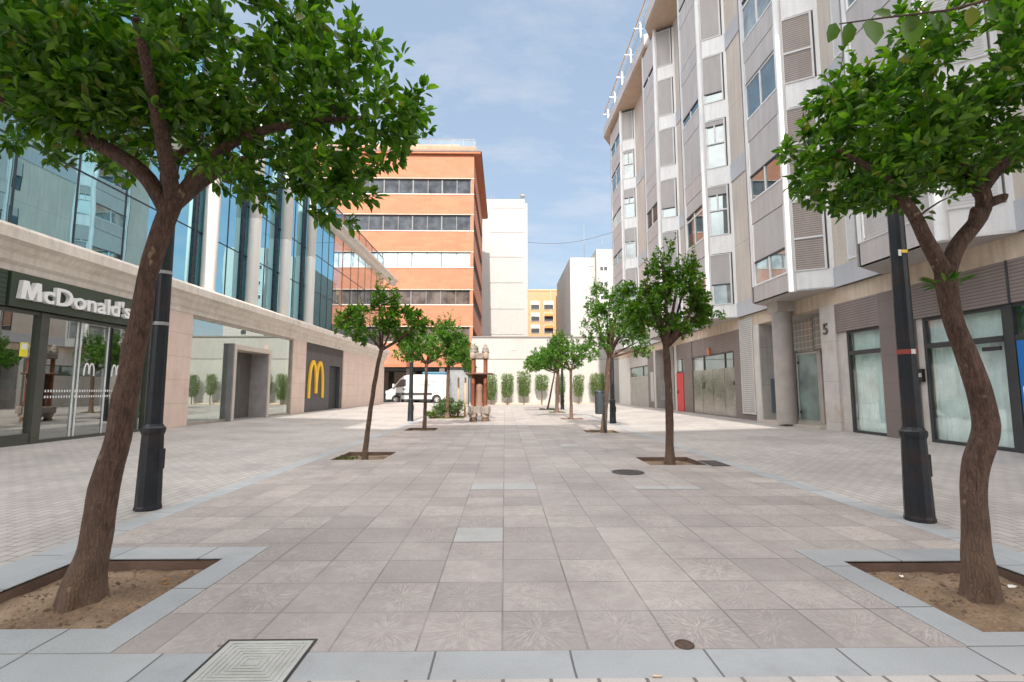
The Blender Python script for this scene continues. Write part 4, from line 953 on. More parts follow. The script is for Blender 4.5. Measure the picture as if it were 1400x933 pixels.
def tree(name, label, trunk, limbs, blobs, ntw, nleaf, leaf, seed, lmat, group, flare=1.5, cut=-.12, freq=1.6, cat='tree', upward=.25, extra=None, near=1.0, shoots=.09):
    """trunk/limbs: lists of (x, y, z, r) ; blobs: (cx, cy, cz, rx, ry, rz, weight)"""
    rn = random.Random(seed)
    if near != 1.0:                                       # set the whole tree a little farther out along the ground
        tf = lambda p: (p[0] * near, p[1] * near, 1.2 + (p[2] - 1.2) * near)
        trunk = [tf(p) + (p[3],) for p in trunk]; limbs = [[tf(p) + (p[3],) for p in l] for l in limbs]
        blobs = [tf(b) + tuple(r * near for r in b[3:6]) + (b[6],) for b in blobs]
        trunk[0] = trunk[0][:2] + (-.03,) + trunk[0][3:]
    base = trunk[0]
    e = empty(name, (base[0], base[1], 0), label, cat, group)
    mb = MB(); nodes = []
    def run(pts, n, wob):
        KS = 9 if n > 12 else 5
        path = smooth_path([p[:3] for p in pts], KS); rr = []
        for i in range(len(path)):
            t = i / KS; k = min(int(t), len(pts) - 2); f = t - k
            rr.append(pts[k][3] * (1 - f) + pts[k + 1][3] * f)
        path2 = [p + Vector((noise.noise(p * 4 + Vector((seed, 0, 0))), noise.noise(p * 4 + Vector((0, seed, 5))), 0)) * min(.012, rr[i] * .2) for i, p in enumerate(path)]
        mb.tube(path2, rr, n, True, True, wob, seed); return path2, rr
    b0 = trunk[0]
    tr = [(b0[0], b0[1], -.09, b0[3] * flare * 1.1), (b0[0], b0[1], -.02, b0[3] * flare)] + [(b0[0] + (trunk[1][0] - b0[0]) * .3, b0[1] + (trunk[1][1] - b0[1]) * .3, b0[2] + (trunk[1][2] - b0[2]) * .35, b0[3] * 1.05)] + list(trunk[1:])
    run(tr, 30 if base[1] < 6 else 12, .16)
    for lm in limbs:
        p, rr = run(lm, 10, .12); nodes += [(q, r) for q, r in zip(p[3:], rr[3:])] if len(lm) > 3 else []
    if not nodes: nodes = [(Vector(trunk[-1][:3]), trunk[-1][3])]
    mb.build('trunk', barkA, e)
    # attractor points
    W = [b[6] for b in blobs]; A = []
    while len(A) < ntw:
        b = rn.choices(blobs, W)[0]
        while True:
            v = Vector((rn.uniform(-1, 1), rn.uniform(-1, 1), rn.uniform(-1, 1)))
            if v.length <= 1: break
        v = v * (.55 + .45 * v.length) if rn.random() < .6 else v.normalized() * rn.uniform(.82, 1.06)
        p = Vector((b[0] + v.x * b[3], b[1] + v.y * b[4], b[2] + v.z * b[5]))
        if noise.noise(p * freq / max(.6, b[3]) + Vector((seed * 1.7, 0, 0))) < cut: continue
        A.append(p)
    root = nodes[0][0]
    A.sort(key=lambda p: (p - root).length)
    NP = np.array([n_[0][:] for n_ in nodes]); NR = [n_[1] for n_ in nodes]
    tw = MB(); C = []; DR = []; NM = []; LN = []; WD = []
    for p in A:
        d = np.linalg.norm(NP - np.array(p[:]), axis=1); k = int(d.argmin()); q = Vector(NP[k]); dist = d[k]
        if dist < 1e-4: continue
        mid = (p + q) / 2 + Vector((rn.uniform(-1, 1), rn.uniform(-1, 1), rn.uniform(-.6, 1))) * dist * .16
        path = [q, (q + mid) / 2 + Vector((0, 0, .02)) * dist, mid, (mid + p) / 2, p]
        r0 = min(NR[k] * .55, .004 + .014 * dist)
        tw.tube(path, [r0, r0 * .85, r0 * .7, r0 * .5, r0 * .28], 5, False)
        NP = np.vstack([NP, np.array([mid[:], p[:]])]); NR += [r0 * .7, r0 * .5]
        nl = max(3, int(nleaf * rn.uniform(.6, 1.4)))
        dirp = (p - q).normalized()
        for j in range(nl):
            t = 1 - rn.random() ** 1.5 * .9
            s0 = mid + (p - mid) * t if t > .3 else q + (mid - q) * t * 2
            off = Vector((rn.gauss(0, 1), rn.gauss(0, 1), rn.gauss(0, 1))).normalized()
            dv = (dirp * .6 + off * .85 + Vector((0, 0, upward * rn.uniform(-1, 1.2)))).normalized()
            C.append((s0 + off * leaf * .25)[:]); DR.append(dv[:])
            nv = Vector((rn.gauss(0, .6), rn.gauss(0, .6), 1)); NM.append(nv[:])
            L = leaf * rn.uniform(.5, 1.3); LN.append(L); WD.append(L * rn.uniform(.42, .58))
    top = sorted(A, key=lambda p: -p.z + .5 * rn.random() * blobs[0][5])
    for p in top[:int(len(A) * shoots)]:
        hgt = leaf * rn.uniform(1.8, 4.2); q = p + Vector((rn.uniform(-.4, .4), rn.uniform(-.4, .4), 1)) * hgt
        tw.tube([p, p.lerp(q, .5), q], [.004, .003, .0015], 4, False)
        for j in range(int(7 + hgt / leaf * 2)):
            s0 = p.lerp(q, rn.random()); a = rn.uniform(0, 2 * PI)
            C.append(s0[:]); DR.append((math.cos(a), math.sin(a), rn.uniform(.2, 1.1))); NM.append((-math.cos(a), -math.sin(a), 1))
            L = leaf * rn.uniform(.5, 1.1); LN.append(L); WD.append(L * .5)
    tw.build('branch', barkA, e)
    leaf_mesh('crown', C, DR, NM, LN, WD, lmat, e)
    if extra: extra(e, A, rn)
    return e

GL = 'orange trees in the left row of pits'; GR = 'orange trees in the right row of pits'
def px1(x, z, y): return (x, y, z)
# near left tree
def fruit_left(e, A, rn):
    f = MB().lathe(-3.05, 2.7, [(.004, 2.80), (.02, 2.805), (.034, 2.83), (.036, 2.85), (.028, 2.875), (.004, 2.885)], 14); f.build('fruit', M('orange_fruit', (.75, .30, .02), .4), e)
tree('orange_tree', 'largest orange tree with a thick leaning trunk and wide crown, nearest on the left',
     [(-2.31, 2.81, 0, .092), (-2.26, 2.81, .37, .080), (-2.18, 2.81, .92, .068), (-2.12, 2.81, 1.46, .058), (-2.07, 2.81, 1.89, .053), (-1.97, 2.81, 2.31, .057)],
     [[(-1.99, 2.81, 2.24, .055), (-2.12, 2.75, 2.46, .046), (-2.42, 2.65, 2.64, .036), (-2.85, 2.5, 2.80, .026), (-3.3, 2.45, 3.0, .02)],
      [(-1.98, 2.81, 2.27, .048), (-2.12, 2.95, 2.50, .036), (-2.20, 3.1, 2.70, .028), (-2.08, 3.2, 2.92, .020), (-2.2, 3.3, 3.2, .007)],
      [(-1.97, 2.81, 2.28, .05), (-1.75, 2.75, 2.5, .034), (-1.5, 2.7, 2.66, .03), (-1.1, 2.75, 2.78, .018), (-.75, 2.8, 2.84, .01)],
      [(-1.97, 2.82, 2.3, .05), (-1.85, 2.5, 2.6, .036), (-1.7, 2.1, 2.9, .02)],
      [(-1.97, 2.82, 2.3, .05), (-1.9, 3.2, 2.7, .036), (-1.6, 3.6, 3.1, .02)]],
     [(-2.35, 2.8, 3.28, 1.45, 1.15, .68, 10), (-1.15, 2.8, 2.92, .72, .6, .36, 2.8), (-1.0, 2.75, 2.42, .25, .28, .26, .7), (-1.45, 2.7, 2.42, .22, .25, .16, .25), (-3.3, 2.7, 3.1, .9, .7, .4, 2.6), (-2.3, 2.6, 2.84, .75, .45, .22, 2.0), (-1.75, 2.55, 2.72, .40, .3, .16, .8), (-2.2, 2.45, 2.66, .30, .2, .12, .35)],
     1600, 16, .074, 11, leafA, GL, 1.2, extra=fruit_left, freq=3.0, near=1.07, cut=-.12)
# near right tree
def fruit_right(e, A, rn):
    fm = M('green_fruit', (.10, .15, .03), .45)
    for i in range(12):
        p = A[rn.randrange(len(A) // 3, len(A))]
        if p.x > 2.9 or p.z > 3.0: continue
        r = .026; z = p.z - .05
        MB().lathe(p.x, p.y - .05, [(.003, z - r), (r * .7, z - r * .75), (r, z), (r * .7, z + r * .75), (.003, z + r)], 12).build('fruit', fm, e)
    C = []; DR = []; NM = []; LN = []; WD = []
    for i in range(26):
        a = rn.uniform(0, 2 * PI); C.append((2.77 + .05 * math.cos(a), 2.95 + .06 * math.sin(a), 1.86)); DR.append((math.cos(a), math.sin(a), rn.uniform(-.2, 1))); NM.append((0, 0, 1)); LN.append(.10); WD.append(.02)
    leaf_mesh('leaf_sprout', C, DR, NM, LN, WD, leafB, e)
tree('orange_tree', 'nearest right orange tree with a snaking forked trunk and a green tuft below the fork',
     [(2.63, 2.76, 0, .080), (2.62, 2.76, .36, .066), (2.65, 2.76, .72, .064), (2.742, 2.76, 1.00, .066), (2.685, 2.76, 1.34, .055), (2.60, 2.76, 1.64, .051), (2.59, 2.76, 1.90, .055)],
     [[(2.59, 2.76, 1.86, .050), (2.47, 2.74, 2.08, .040), (2.36, 2.72, 2.27, .034), (2.2, 2.7, 2.45, .022), (1.95, 2.7, 2.6, .012)],
      [(2.59, 2.76, 1.86, .052), (2.70, 2.77, 2.07, .045), (2.87, 2.78, 2.27, .044), (2.85, 2.78, 2.44, .040), (2.72, 2.8, 2.62, .03), (2.55, 2.85, 2.85, .02)],
      [(2.78, 2.77, 2.14, .034), (2.74, 2.70, 2.22, .030), (2.72, 2.68, 2.235, .024)], [(2.87, 2.78, 2.3, .034), (2.95, 2.74, 2.33, .028), (2.97, 2.73, 2.33, .02)],
      [(2.85, 2.78, 2.36, .036), (3.0, 2.74, 2.55, .03), (3.25, 2.7, 2.65, .028), (3.6, 2.7, 2.8, .015)],
      [(2.85, 2.78, 2.4, .04), (2.9, 3.0, 2.7, .025), (2.9, 3.2, 3.0, .015)]],
     [(2.85, 2.76, 2.90, .95, .85, .40, 8), (2.17, 2.72, 2.60, .48, .45, .34, 3.0), (3.4, 2.7, 2.9, .6, .6, .35, 2), (2.45, 2.7, 2.42, .35, .35, .14, .5)],
     860, 16, .068, 23, leafA, GR, 1.15, extra=fruit_right, freq=3.0, near=1.07, cut=-.05)
def simple(label, x, y, top, forkz, blobs, ntw, nleaf, leaf, seed, lmat, grp, r=.06, lean=(0, 0), cut=-.12, bow=0.0, nm='orange_tree', flare=1.35):
    rn = random.Random(seed * 3 + 1)
    fx, fy = x + lean[0], y + lean[1]
    tr = [(x, y, 0, r * 1.15)] + [(x + lean[0] * t + bow * math.sin(PI * t), y + lean[1] * t, forkz * t, r * (1.12 - .25 * t)) for t in (.25, .5, .75, 1)]
    lm = []
    for i, b in enumerate(blobs[:5]):
        q = Vector((b[0], b[1], b[2])); f0 = Vector((fx, fy, forkz))
        for s_ in range(2):
            tgt = q + Vector((rn.uniform(-.6, .6) * b[3], rn.uniform(-.6, .6) * b[4], rn.uniform(-.2, .6) * b[5]))
            m = f0.lerp(tgt, .45) + Vector((rn.uniform(-.06, .06), rn.uniform(-.06, .06), -.03))
            lm.append([(fx, fy, forkz - .05, r * .62), (m.x, m.y, m.z, r * .42), (tgt.x, tgt.y, tgt.z, r * .16)])
    return tree(nm, label, tr, lm, blobs, ntw, nleaf, leaf, seed, lmat, grp, flare, cut, freq=1.5)
simple('second left orange tree, thin dark bowed trunk in a pit edged with weeds', -2.46, 8.75, 3.1, 1.95,
       [(-2.55, 8.8, 2.38, .60, .55, .30, 4), (-1.8, 8.8, 2.32, .45, .45, .36, 3), (-2.15, 8.8, 2.75, .28, .3, .26, 1.0), (-1.5, 8.7, 2.40, .26, .3, .2, .6)], 250, 15, .085, 31, leafA, GL, .040, (.24, .0), bow=-.03)
simple('third left orange tree, sunlit leafy crown on a straight brown trunk', -2.39, 14.75, 3.3, 2.0,
       [(-2.35, 14.8, 2.55, .85, .8, .5, 4), (-1.75, 14.8, 2.75, .55, .5, .5, 2.5), (-2.9, 14.7, 2.35, .5, .5, .3, 1.5), (-1.45, 14.8, 2.5, .35, .35, .4, 1)], 360, 15, .09, 37, leafB, GL, .05, (.02, 0))
simple('fourth left orange tree, behind the oleander bush near the van', -2.45, 21.0, 3.8, 2.2,
       [(-2.4, 21.0, 2.9, 1.0, .9, .7, 4), (-1.7, 21.0, 2.8, .55, .6, .45, 2)], 330, 15, .10, 41, leafB, GL, .075, (.02, 0))
e = simple('young staked sapling with a light green crown beside the stone sculpture', -1.72, 23.2, 2.5, 1.7,
       [(-1.75, 23.2, 2.25, .38, .4, .38, 1)], 90, 14, .10, 43, leafB, 'young trees with stakes', .022, (0, 0), nm='young_tree')
wood = M('stake_wood', (.55, .38, .22), .8, var=.15)
for (x, y, lab) in ((-2.08, 21.9, 'left wooden stake of the pair supporting the sapling'), (-1.76, 21.75, 'right wooden stake of the pair supporting the sapling')):
    tag(MB().tube([(x, y, -.05), (x + .01, y, 1.72)], [.05, .045], 10).build('tree_stake', wood), lab, 'stake', 'wooden stakes beside the sapling')
simple('second right orange tree, dark dense crown on a slim dark trunk by the drain grate', 2.73, 8.15, 3.6, 1.95,
       [(2.85, 8.15, 2.55, .68, .62, .48, 5), (2.45, 8.15, 2.85, .40, .4, .42, 1.8), (3.15, 8.15, 2.95, .40, .4, .46, 2), (2.85, 8.1, 3.3, .34, .3, .32, 1.2), (3.4, 8.1, 2.5, .28, .35, .28, 1), (2.35, 8.15, 2.4, .35, .35, .3, 1.2)], 560, 16, .07, 47, leafA, GR, .062, (.0, 0), bow=.02)
simple('third right orange tree, leaning pale trunk next to the litter bin', 2.80, 13.9, 3.7, 2.15,
       [(3.05, 13.9, 2.95, .88, .75, .66, 5), (3.55, 13.8, 3.1, .62, .55, .62, 3), (2.75, 13.9, 3.65, .42, .42, .50, 1.8), (3.4, 13.9, 3.7, .4, .4, .4, 1.3), (3.95, 13.8, 2.45, .35, .4, .35, 1), (2.3, 13.9, 2.45, .4, .45, .3, 1.2)], 600, 15, .078, 53, leafB, GR, .07, (.20, 0), bow=.0)
simple('fourth right orange tree, sunlit bright green crown left of the litter bin', 2.72, 20.0, 3.2, 2.0,
       [(2.55, 20.0, 2.55, .95, .8, .55, 4), (1.7, 20.0, 2.45, .55, .5, .38, 2), (3.3, 20.0, 2.6, .6, .6, .4, 2), (2.3, 20, 3.05, .5, .5, .4, 1.2)], 420, 15, .09, 59, leafB, GR, .06, (0, 0))
simple('fifth right orange tree, short upright trunk before the clipped shrubs', 2.72, 25.6, 3.6, 2.1,
       [(2.5, 25.6, 2.9, 1.1, .9, .65, 4), (1.7, 25.6, 2.6, .7, .6, .4, 2), (2.9, 25.6, 3.5, .5, .5, .45, 1)], 330, 15, .11, 61, leafB, GR, .085, (.08, 0))
simple('farthest right orange tree with a thin trunk leaning right', 2.55, 29.1, 3.6, 2.2,
       [(2.4, 29.1, 2.9, .9, .8, .55, 4), (1.7, 29.1, 2.6, .6, .6, .35, 2), (2.9, 29.2, 3.6, .4, .4, .4, 1)], 250, 14, .11, 67, leafA, GR, .05, (.45, 0))

# tree standing just right of the viewpoint whose twig hangs into the top of the picture
ov = empty('broadleaf_tree', (3.3, -.6, 0), 'broad-leaved tree beside the viewpoint whose leafy twig hangs into the top right corner', 'tree')
mb = MB(); mb.tube([(3.3, -.6, -.05), (3.28, -.55, .8), (3.2, -.4, 1.7), (3.05, -.2, 2.6)], [.13, .11, .10, .09], 14, True, True, .1)
mb.tube([(3.05, -.2, 2.5), (2.7, .4, 2.75), (2.3, .95, 2.72), (2.0, 1.3, 2.62)], [.06, .035, .02, .010], 8)
mb.tube([(3.05, -.2, 2.55), (3.5, -.8, 3.1), (4.0, -1.3, 3.5)], [.06, .04, .02], 8)
mb.tube([(2.0, 1.3, 2.62), (1.75, 1.45, 2.52), (1.5, 1.5, 2.475), (1.28, 1.5, 2.445), (1.12, 1.5, 2.42)], [.010, .006, .004, .003, .002], 6)
mb.build('trunk', barkA, ov)
rn = random.Random(5); C = []; DR = []; NM = []; LN = []; WD = []
for (x, z, dx, dz, L) in ((1.11, 2.425, -.35, -1, .070), (1.16, 2.43, -.1, -1, .078), (1.22, 2.44, .1, -1, .105), (1.30, 2.45, -.25, .2, .06), (1.36, 2.455, .1, -1, .11), (1.39, 2.46, -.5, -.7, .08), (1.42, 2.462, .5, -.8, .07), (1.47, 2.47, .2, -.9, .05), (1.58, 2.49, -.1, -1, .07), (1.63, 2.495, .7, -.7, .06), (1.78, 2.53, .3, -1, .07), (1.9, 2.57, -.4, -1, .07)):
    C.append((x, 1.5, z)); DR.append((dx, rn.uniform(-.25, .25), dz)); NM.append((rn.uniform(-.3, .3), -1, rn.uniform(-.2, .2))); LN.append(L); WD.append(L * .72)
for i in range(900):
    a = Vector((rn.gauss(0, 1), rn.gauss(0, 1), rn.gauss(0, 1))).normalized() * rn.uniform(.4, 1)
    C.append((3.9 + a.x * 1.1, -1.4 + a.y * 1.0, 3.55 + a.z * .7)); DR.append((rn.gauss(0, 1), rn.gauss(0, 1), -.6)); NM.append((rn.gauss(0, .5), rn.gauss(0, .5), 1)); LN.append(.08); WD.append(.055)
leaf_mesh('crown', C, DR, NM, LN, WD, leafD, ov, fold=.06)

# clipped shrubs along the wall
def hedge(x0, x1, ztop, zbot, y, label, seed, trunk=True):
    rn = random.Random(seed); cx = (x0 + x1) / 2; hw = (x1 - x0) / 2
    e = empty('clipped_shrub', (cx, y, 0), label, 'shrub', 'clipped column shrubs along the white wall')
    if trunk: MB().tube([(cx, y, -.02), (cx + .03, y, zbot * .6), (cx - .02, y, zbot + .3)], [.045, .035, .03], 8).build('trunk', barkA, e)
    C = []; DR = []; NM = []; LN = []; WD = []
    n = int(2600 * hw * (ztop - zbot))
    for i in range(n):
        while True:
            u, v, w = rn.uniform(-1, 1), rn.uniform(-1, 1), rn.uniform(-1, 1)
            if u ** 4 + v ** 4 < 1 and (abs(w) < .8 or u * u + v * v < .7 + rn.uniform(0, .3)): break
        s = 1 - .28 * max(0, -w) ** 2
        zz = (ztop + zbot) / 2 + w * (ztop - zbot) / 2
        jag = 1 + .30 * noise.noise(Vector((u * 1.5, seed * 1.3, zz * 2.2))) + rn.gauss(0, .05)
        C.append((cx + u * hw * s * jag, y + v * .34 * s * jag, zz + (.16 if w > .6 else .07) * noise.noise(Vector((u * 4, v * 3, seed * 1.7)))))
        DR.append((u * .6 + rn.gauss(0, .5), v * .6 + rn.gauss(0, .5), .7 + rn.gauss(0, .4))); NM.append((rn.gauss(0, 1), rn.gauss(0, 1), rn.gauss(0, 1))); LN.append(rn.uniform(.07, .13)); WD.append(.04)
    leaf_mesh('foliage', C, DR, NM, LN, WD, leafC, e)
hd = [(-1.50, -.66, 2.35, .35, 'clipped shrub directly behind the sculpture, leftmost of the row on the wall'), (-.23, .64, 2.38, .55, 'clipped column shrub second from the left along the white wall'),
      (1.02, 1.98, 2.55, .62, 'widest clipped column shrub with two bare stems, third from the left'), (2.44, 3.42, 2.30, 1.05, 'high clipped shrub on a tall bare stem, behind the thin leaning trunk'),
      (4.08, 4.78, 2.35, .75, 'clipped column shrub partly hidden behind the far lamp post'), (5.48, 6.24, 2.3, .6, 'clipped column shrub second from the right end of the row'),
      (6.82, 7.93, 2.42, .62, 'clipped column shrub at the right end of the row, left above the litter bin')]
for i, (a, b, zt_, zb_, lab) in enumerate(hd): hedge(a, b, zt_, zb_, 38.55, lab, 80 + i)

# oleander bush and weeds
def bush(name, cx, cy, rx, ry, h, n, L, mat, label, cat, seed):
    rn = random.Random(seed); e = empty(name, (cx, cy, 0), label, cat)
    st = MB(); C = []; DR = []; NM = []; LN = []; WD = []
    for i in range(n):
        a = rn.uniform(0, 2 * PI); r = math.sqrt(rn.random()); tip = Vector((cx + rx * r * math.cos(a), cy + ry * r * math.sin(a), h * (1 - .45 * r * r) * rn.uniform(.6, 1.05)))
        b = Vector((cx + rx * .35 * r * math.cos(a), cy + ry * .35 * r * math.sin(a), -.03)); mid = b.lerp(tip, .5) + Vector((0, 0, .06))
        st.tube([b, mid, tip], [.008, .006, .003], 5, False)
        for j in range(16):
            t = rn.uniform(.25, 1); p = b.lerp(mid, t * 2) if t < .5 else mid.lerp(tip, t * 2 - 1); o_ = Vector((rn.gauss(0, 1), rn.gauss(0, 1), rn.gauss(.5, .7))).normalized()
            C.append(p[:]); DR.append(o_[:]); NM.append((rn.gauss(0, .5), rn.gauss(0, .5), 1)); LN.append(L * rn.uniform(.7, 1.2)); WD.append(L * .24)
    st.build('stem', barkA, e); leaf_mesh('foliage', C, DR, NM, LN, WD, mat, e)
leafO = leafmat('oleander_leaf', (.06, .13, .04), (.14, .24, .09), .25)
bush('oleander_bush', -2.42, 21.3, .75, .5, .95, 95, .16, leafO, 'low grey-green oleander bush in a soil bed left of the sculpture', 'bush', 9)
bush('trailing_plant', -3.0, 20.6, .35, .3, .35, 30, .12, leafC, 'small yellowish ground plant at the left foot of the oleander bush', 'plant', 10)
def weeds(x0, x1, y0, y1, n, h, seed, z=-.03):
    rn = random.Random(seed); mb_ = ([], [], [], [], [])
    for i in range(n):
        x, y = rn.uniform(x0, x1), rn.uniform(y0, y1)
        if noise.noise(Vector((x * 3, y * 3, seed))) < -.1: continue
        mb_[0].append((x, y, z)); mb_[1].append((rn.gauss(0, .5), rn.gauss(0, .5), 1)); mb_[2].append((rn.gauss(0, 1), rn.gauss(0, 1), .1)); mb_[3].append(h * rn.uniform(.5, 1.3)); mb_[4].append(.012)
    o = leaf_mesh('grass', *mb_, grass_m, None); tag(o, kind='stuff')
weeds(-2.97, -2.6, 8.5, 9.2, 170, .07, 1); weeds(2.35, 3.1, 25.3, 26.1, 500, .10, 2); weeds(2.1, 2.95, 28.8, 29.5, 500, .12, 3); weeds(-3.05, -1.75, 20.3, 22.3, 700, .08, 4)
weeds(-2.95, -2.1, 14.5, 15.3, 120, .05, 5); weeds(2.35, 3.15, 13.7, 14.4, 120, .05, 6)

# twigs, pebbles and crumbs of earth in the two near pits
rn = random.Random(99); mb = MB()
for (a, b, c, d_) in (pits_L[0], pits_R[0]):
    for i in range(420):
        x, y = rn.uniform(a + .03, b - .03), rn.uniform(c + .03, d_ - .03); r = rn.uniform(.003, .012) if rn.random() < .9 else rn.uniform(.012, .022)
        e_ = min((x - a) / (b - a), (b - x) / (b - a), (y - c) / (d_ - c), (d_ - y) / (d_ - c)); z = -.075 + .045 * min(1, e_ * 4) + .022 * noise.noise(Vector((x * 4, y * 4, 1)))
        t_ = rn.uniform(0, 6); ux, uy = math.cos(t_) * r * rn.uniform(.8, 2.2), math.sin(t_) * r
        mb.add([(x - ux, y - uy, z), (x + uy, y - ux, z - r * .2), (x + ux, y + uy, z), (x - uy * .8, y + ux * .8, z - r * .2), (x, y, z + r * .8)], [(0, 1, 4), (1, 2, 4), (2, 3, 4), (3, 0, 4)])
tag(mb.build('soil_debris', M('debris_brown', (.17, .11, .07), .9, 0, .7, 9)), kind='stuff')
# litter
rn = random.Random(77); dl = M('dry_leaf', (.36, .17, .06), .8, var=.3); pw = M('litter_white', (.75, .74, .72), .7)
first = None
def litter_leaf(x, y, z, s, a, label, mat):
    vs = [(-.5, 0, 0), (-.15, .28, .12), (.3, .22, .10), (.55, 0, .02), (.3, -.22, .14), (-.15, -.28, .08), (0, 0, -.02)]
    ca, sa = math.cos(a), math.sin(a)
    V = [(x + s * (p[0] * ca - p[1] * sa), y + s * (p[0] * sa + p[1] * ca), z + s * p[2]) for p in vs] + [(x + s * (p[0] * ca - p[1] * sa), y + s * (p[0] * sa + p[1] * ca), z + s * p[2] - .0015) for p in vs]
    F = [(0, 1, 6), (1, 2, 6), (2, 3, 6), (3, 4, 6), (4, 5, 6), (5, 0, 6)]
    o = MB().add(V, F + [tuple(i + 7 for i in f)[::-1] for f in F]).build('dry_leaf', mat); return tag(o, label, 'leaf', 'dry leaves and scraps in the near tree pits')
litter_leaf(-2.13, 3.22, -.02, .055, .4, 'curled orange-brown dry leaf near the right edge of the left pit', dl)
litter_leaf(-2.19, 3.30, -.02, .05, 1.6, 'dry brown leaf touching another at the back of the left pit', dl)
litter_leaf(-2.10, 3.36, -.02, .04, 2.6, 'smallest dry leaf nearest the back corner of the left pit', dl)
o = litter_leaf(2.60, 3.28, -.02, .045, 1.0, 'crumpled white paper scrap on the soil of the right pit', pw); o.name = 'paper_scrap'; o['category'] = 'paper'
o = litter_leaf(3.15, 3.10, -.02, .07, .2, 'torn pale wrapper lying behind the curved trunk in the right pit', pw); o.name = 'paper_scrap'; o['category'] = 'paper'

# ------------------------------------------------------------------ litter bin
e = empty('litter_bin', (2.72, 13.55, 0), 'dark grey litter bin hung on a post beside the leaning tree', 'litter bin')
bm2 = M('bin_plastic', (.05, .06, .065), .45, 0, .1)
pr = [(.105, .52), (.118, .55), (.125, 1.05), (.13, 1.08), (.13, 1.11)]
MB().lathe(2.62, 13.52, pr, 20).build('bin_body', bm2, e)
MB().lathe(2.62, 13.52, [(.14, 1.11), (.14, 1.14), (.10, 1.17), (.02, 1.18)], 20).build('lid', M('bin_lid', (.03, .035, .04), .4), e)
MB().cyl(2.80, 13.60, -.02, 1.18, .026, 12).build('post', bm2, e)
MB().box(2.72, 2.80, 13.55, 13.60, .75, .82).box(2.72, 2.80, 13.55, 13.60, 1.0, 1.06).build('bracket', bm2, e)
# bollard
e = empty('bollard', (-8.7, 41.0, 0), 'thin grey metal bollard in front of the parked van', 'bollard')
MB().lathe(-8.7, 41.0, [(.06, -.02), (.06, .85), (.075, .86), (.075, .9), (.05, .95)], 14).build('post', M('bollard_grey', (.2, .2, .2), .5, .4), e)

# ------------------------------------------------------------------ sculpture
sx, sy = -.97, 18.75
e = empty('stone_sculpture', (sx, sy, 0), 'stone and rusted metal fountain-like sculpture with tall columns in the middle of the plaza', 'sculpture')
rust = M('rust_metal', (.22, .07, .035), .7, .3, .25, 5, bump=.3); stn = M('weathered_stone', (.24, .205, .18), .85, 0, .2, 5, bump=.6, bscale=30, dirt=((.15, .12, .10), .6)); stl = M('pale_weathered_stone', (.34, .26, .21), .85, 0, .15, 5, bump=.5, bscale=30)
for dx in (-.23, .23):
    for dy in (-.22, .22):
        MB().lathe(sx + dx, sy + dy, [(.07, .55), (.07, 1.4), (.076, 1.41), (.076, 1.44), (.07, 1.45), (.07, 2.36)], 16).build('column', rust, e)
        MB().lathe(sx + dx, sy + dy, [(.14, -.02), (.13, .10), (.10, .12)], 12).build('foot', M('dark_stone_foot', (.12, .07, .05), .8), e)
        MB().lathe(sx + dx, sy + dy, [(.10, .12), (.15, .17), (.17, .29)], 12, False).build('bracket_stone', stl, e)
        fo = MB().lathe(sx + dx, sy + dy, [(.15, 2.60), (.15, 2.66), (.12, 2.70), (.125, 2.76), (.09, 2.80), (.07, 2.86), (.02, 2.93)], 8, False).build('finial', stn, e)
bsm = MB().box(sx - .42, sx + .42, sy - .36, sy + .36, .29, .55)
bsm.build('base_block', stn, e, bevel=.03)
for dx in (-.30, 0, .30): MB().lathe(sx + dx, sy - .36, [(.12, .295), (.12, .53), (.09, .59)], 8, False).build('base_boss', stn, e)
MB().box(sx - .34, sx + .34, sy - .30, sy + .30, 2.36, 2.58).build('top_block', stn, e, bevel=.02)
for dx in (-.25, .25): MB().lathe(sx + dx, sy - .27, [(.09, 2.36), (.115, 2.4), (.115, 2.55), (.09, 2.6)], 10).build('top_boss', stl, e)
MB().lathe(sx, sy, [(.54, 1.76), (.56, 1.79), (.50, 1.82)], 24).build('shelf', M('dark_timber', (.13, .06, .04), .6, var=.2), e)
MB().lathe(sx, sy, [(.15, .55), (.16, .62), (.12, .70), (.115, 1.15), (.13, 1.25), (.12, 1.36), (.06, 1.43), (.02, 1.45)], 16).build('inner_pedestal', M('reddish_stone', (.26, .15, .11), .8, 0, .15, 6, bump=.4), e)
MB().box(sx - .17, sx + .17, sy + .18, sy + .26, .55, 1.76).build('back_panel', M('dark_timber', (.13, .06, .04)), e)

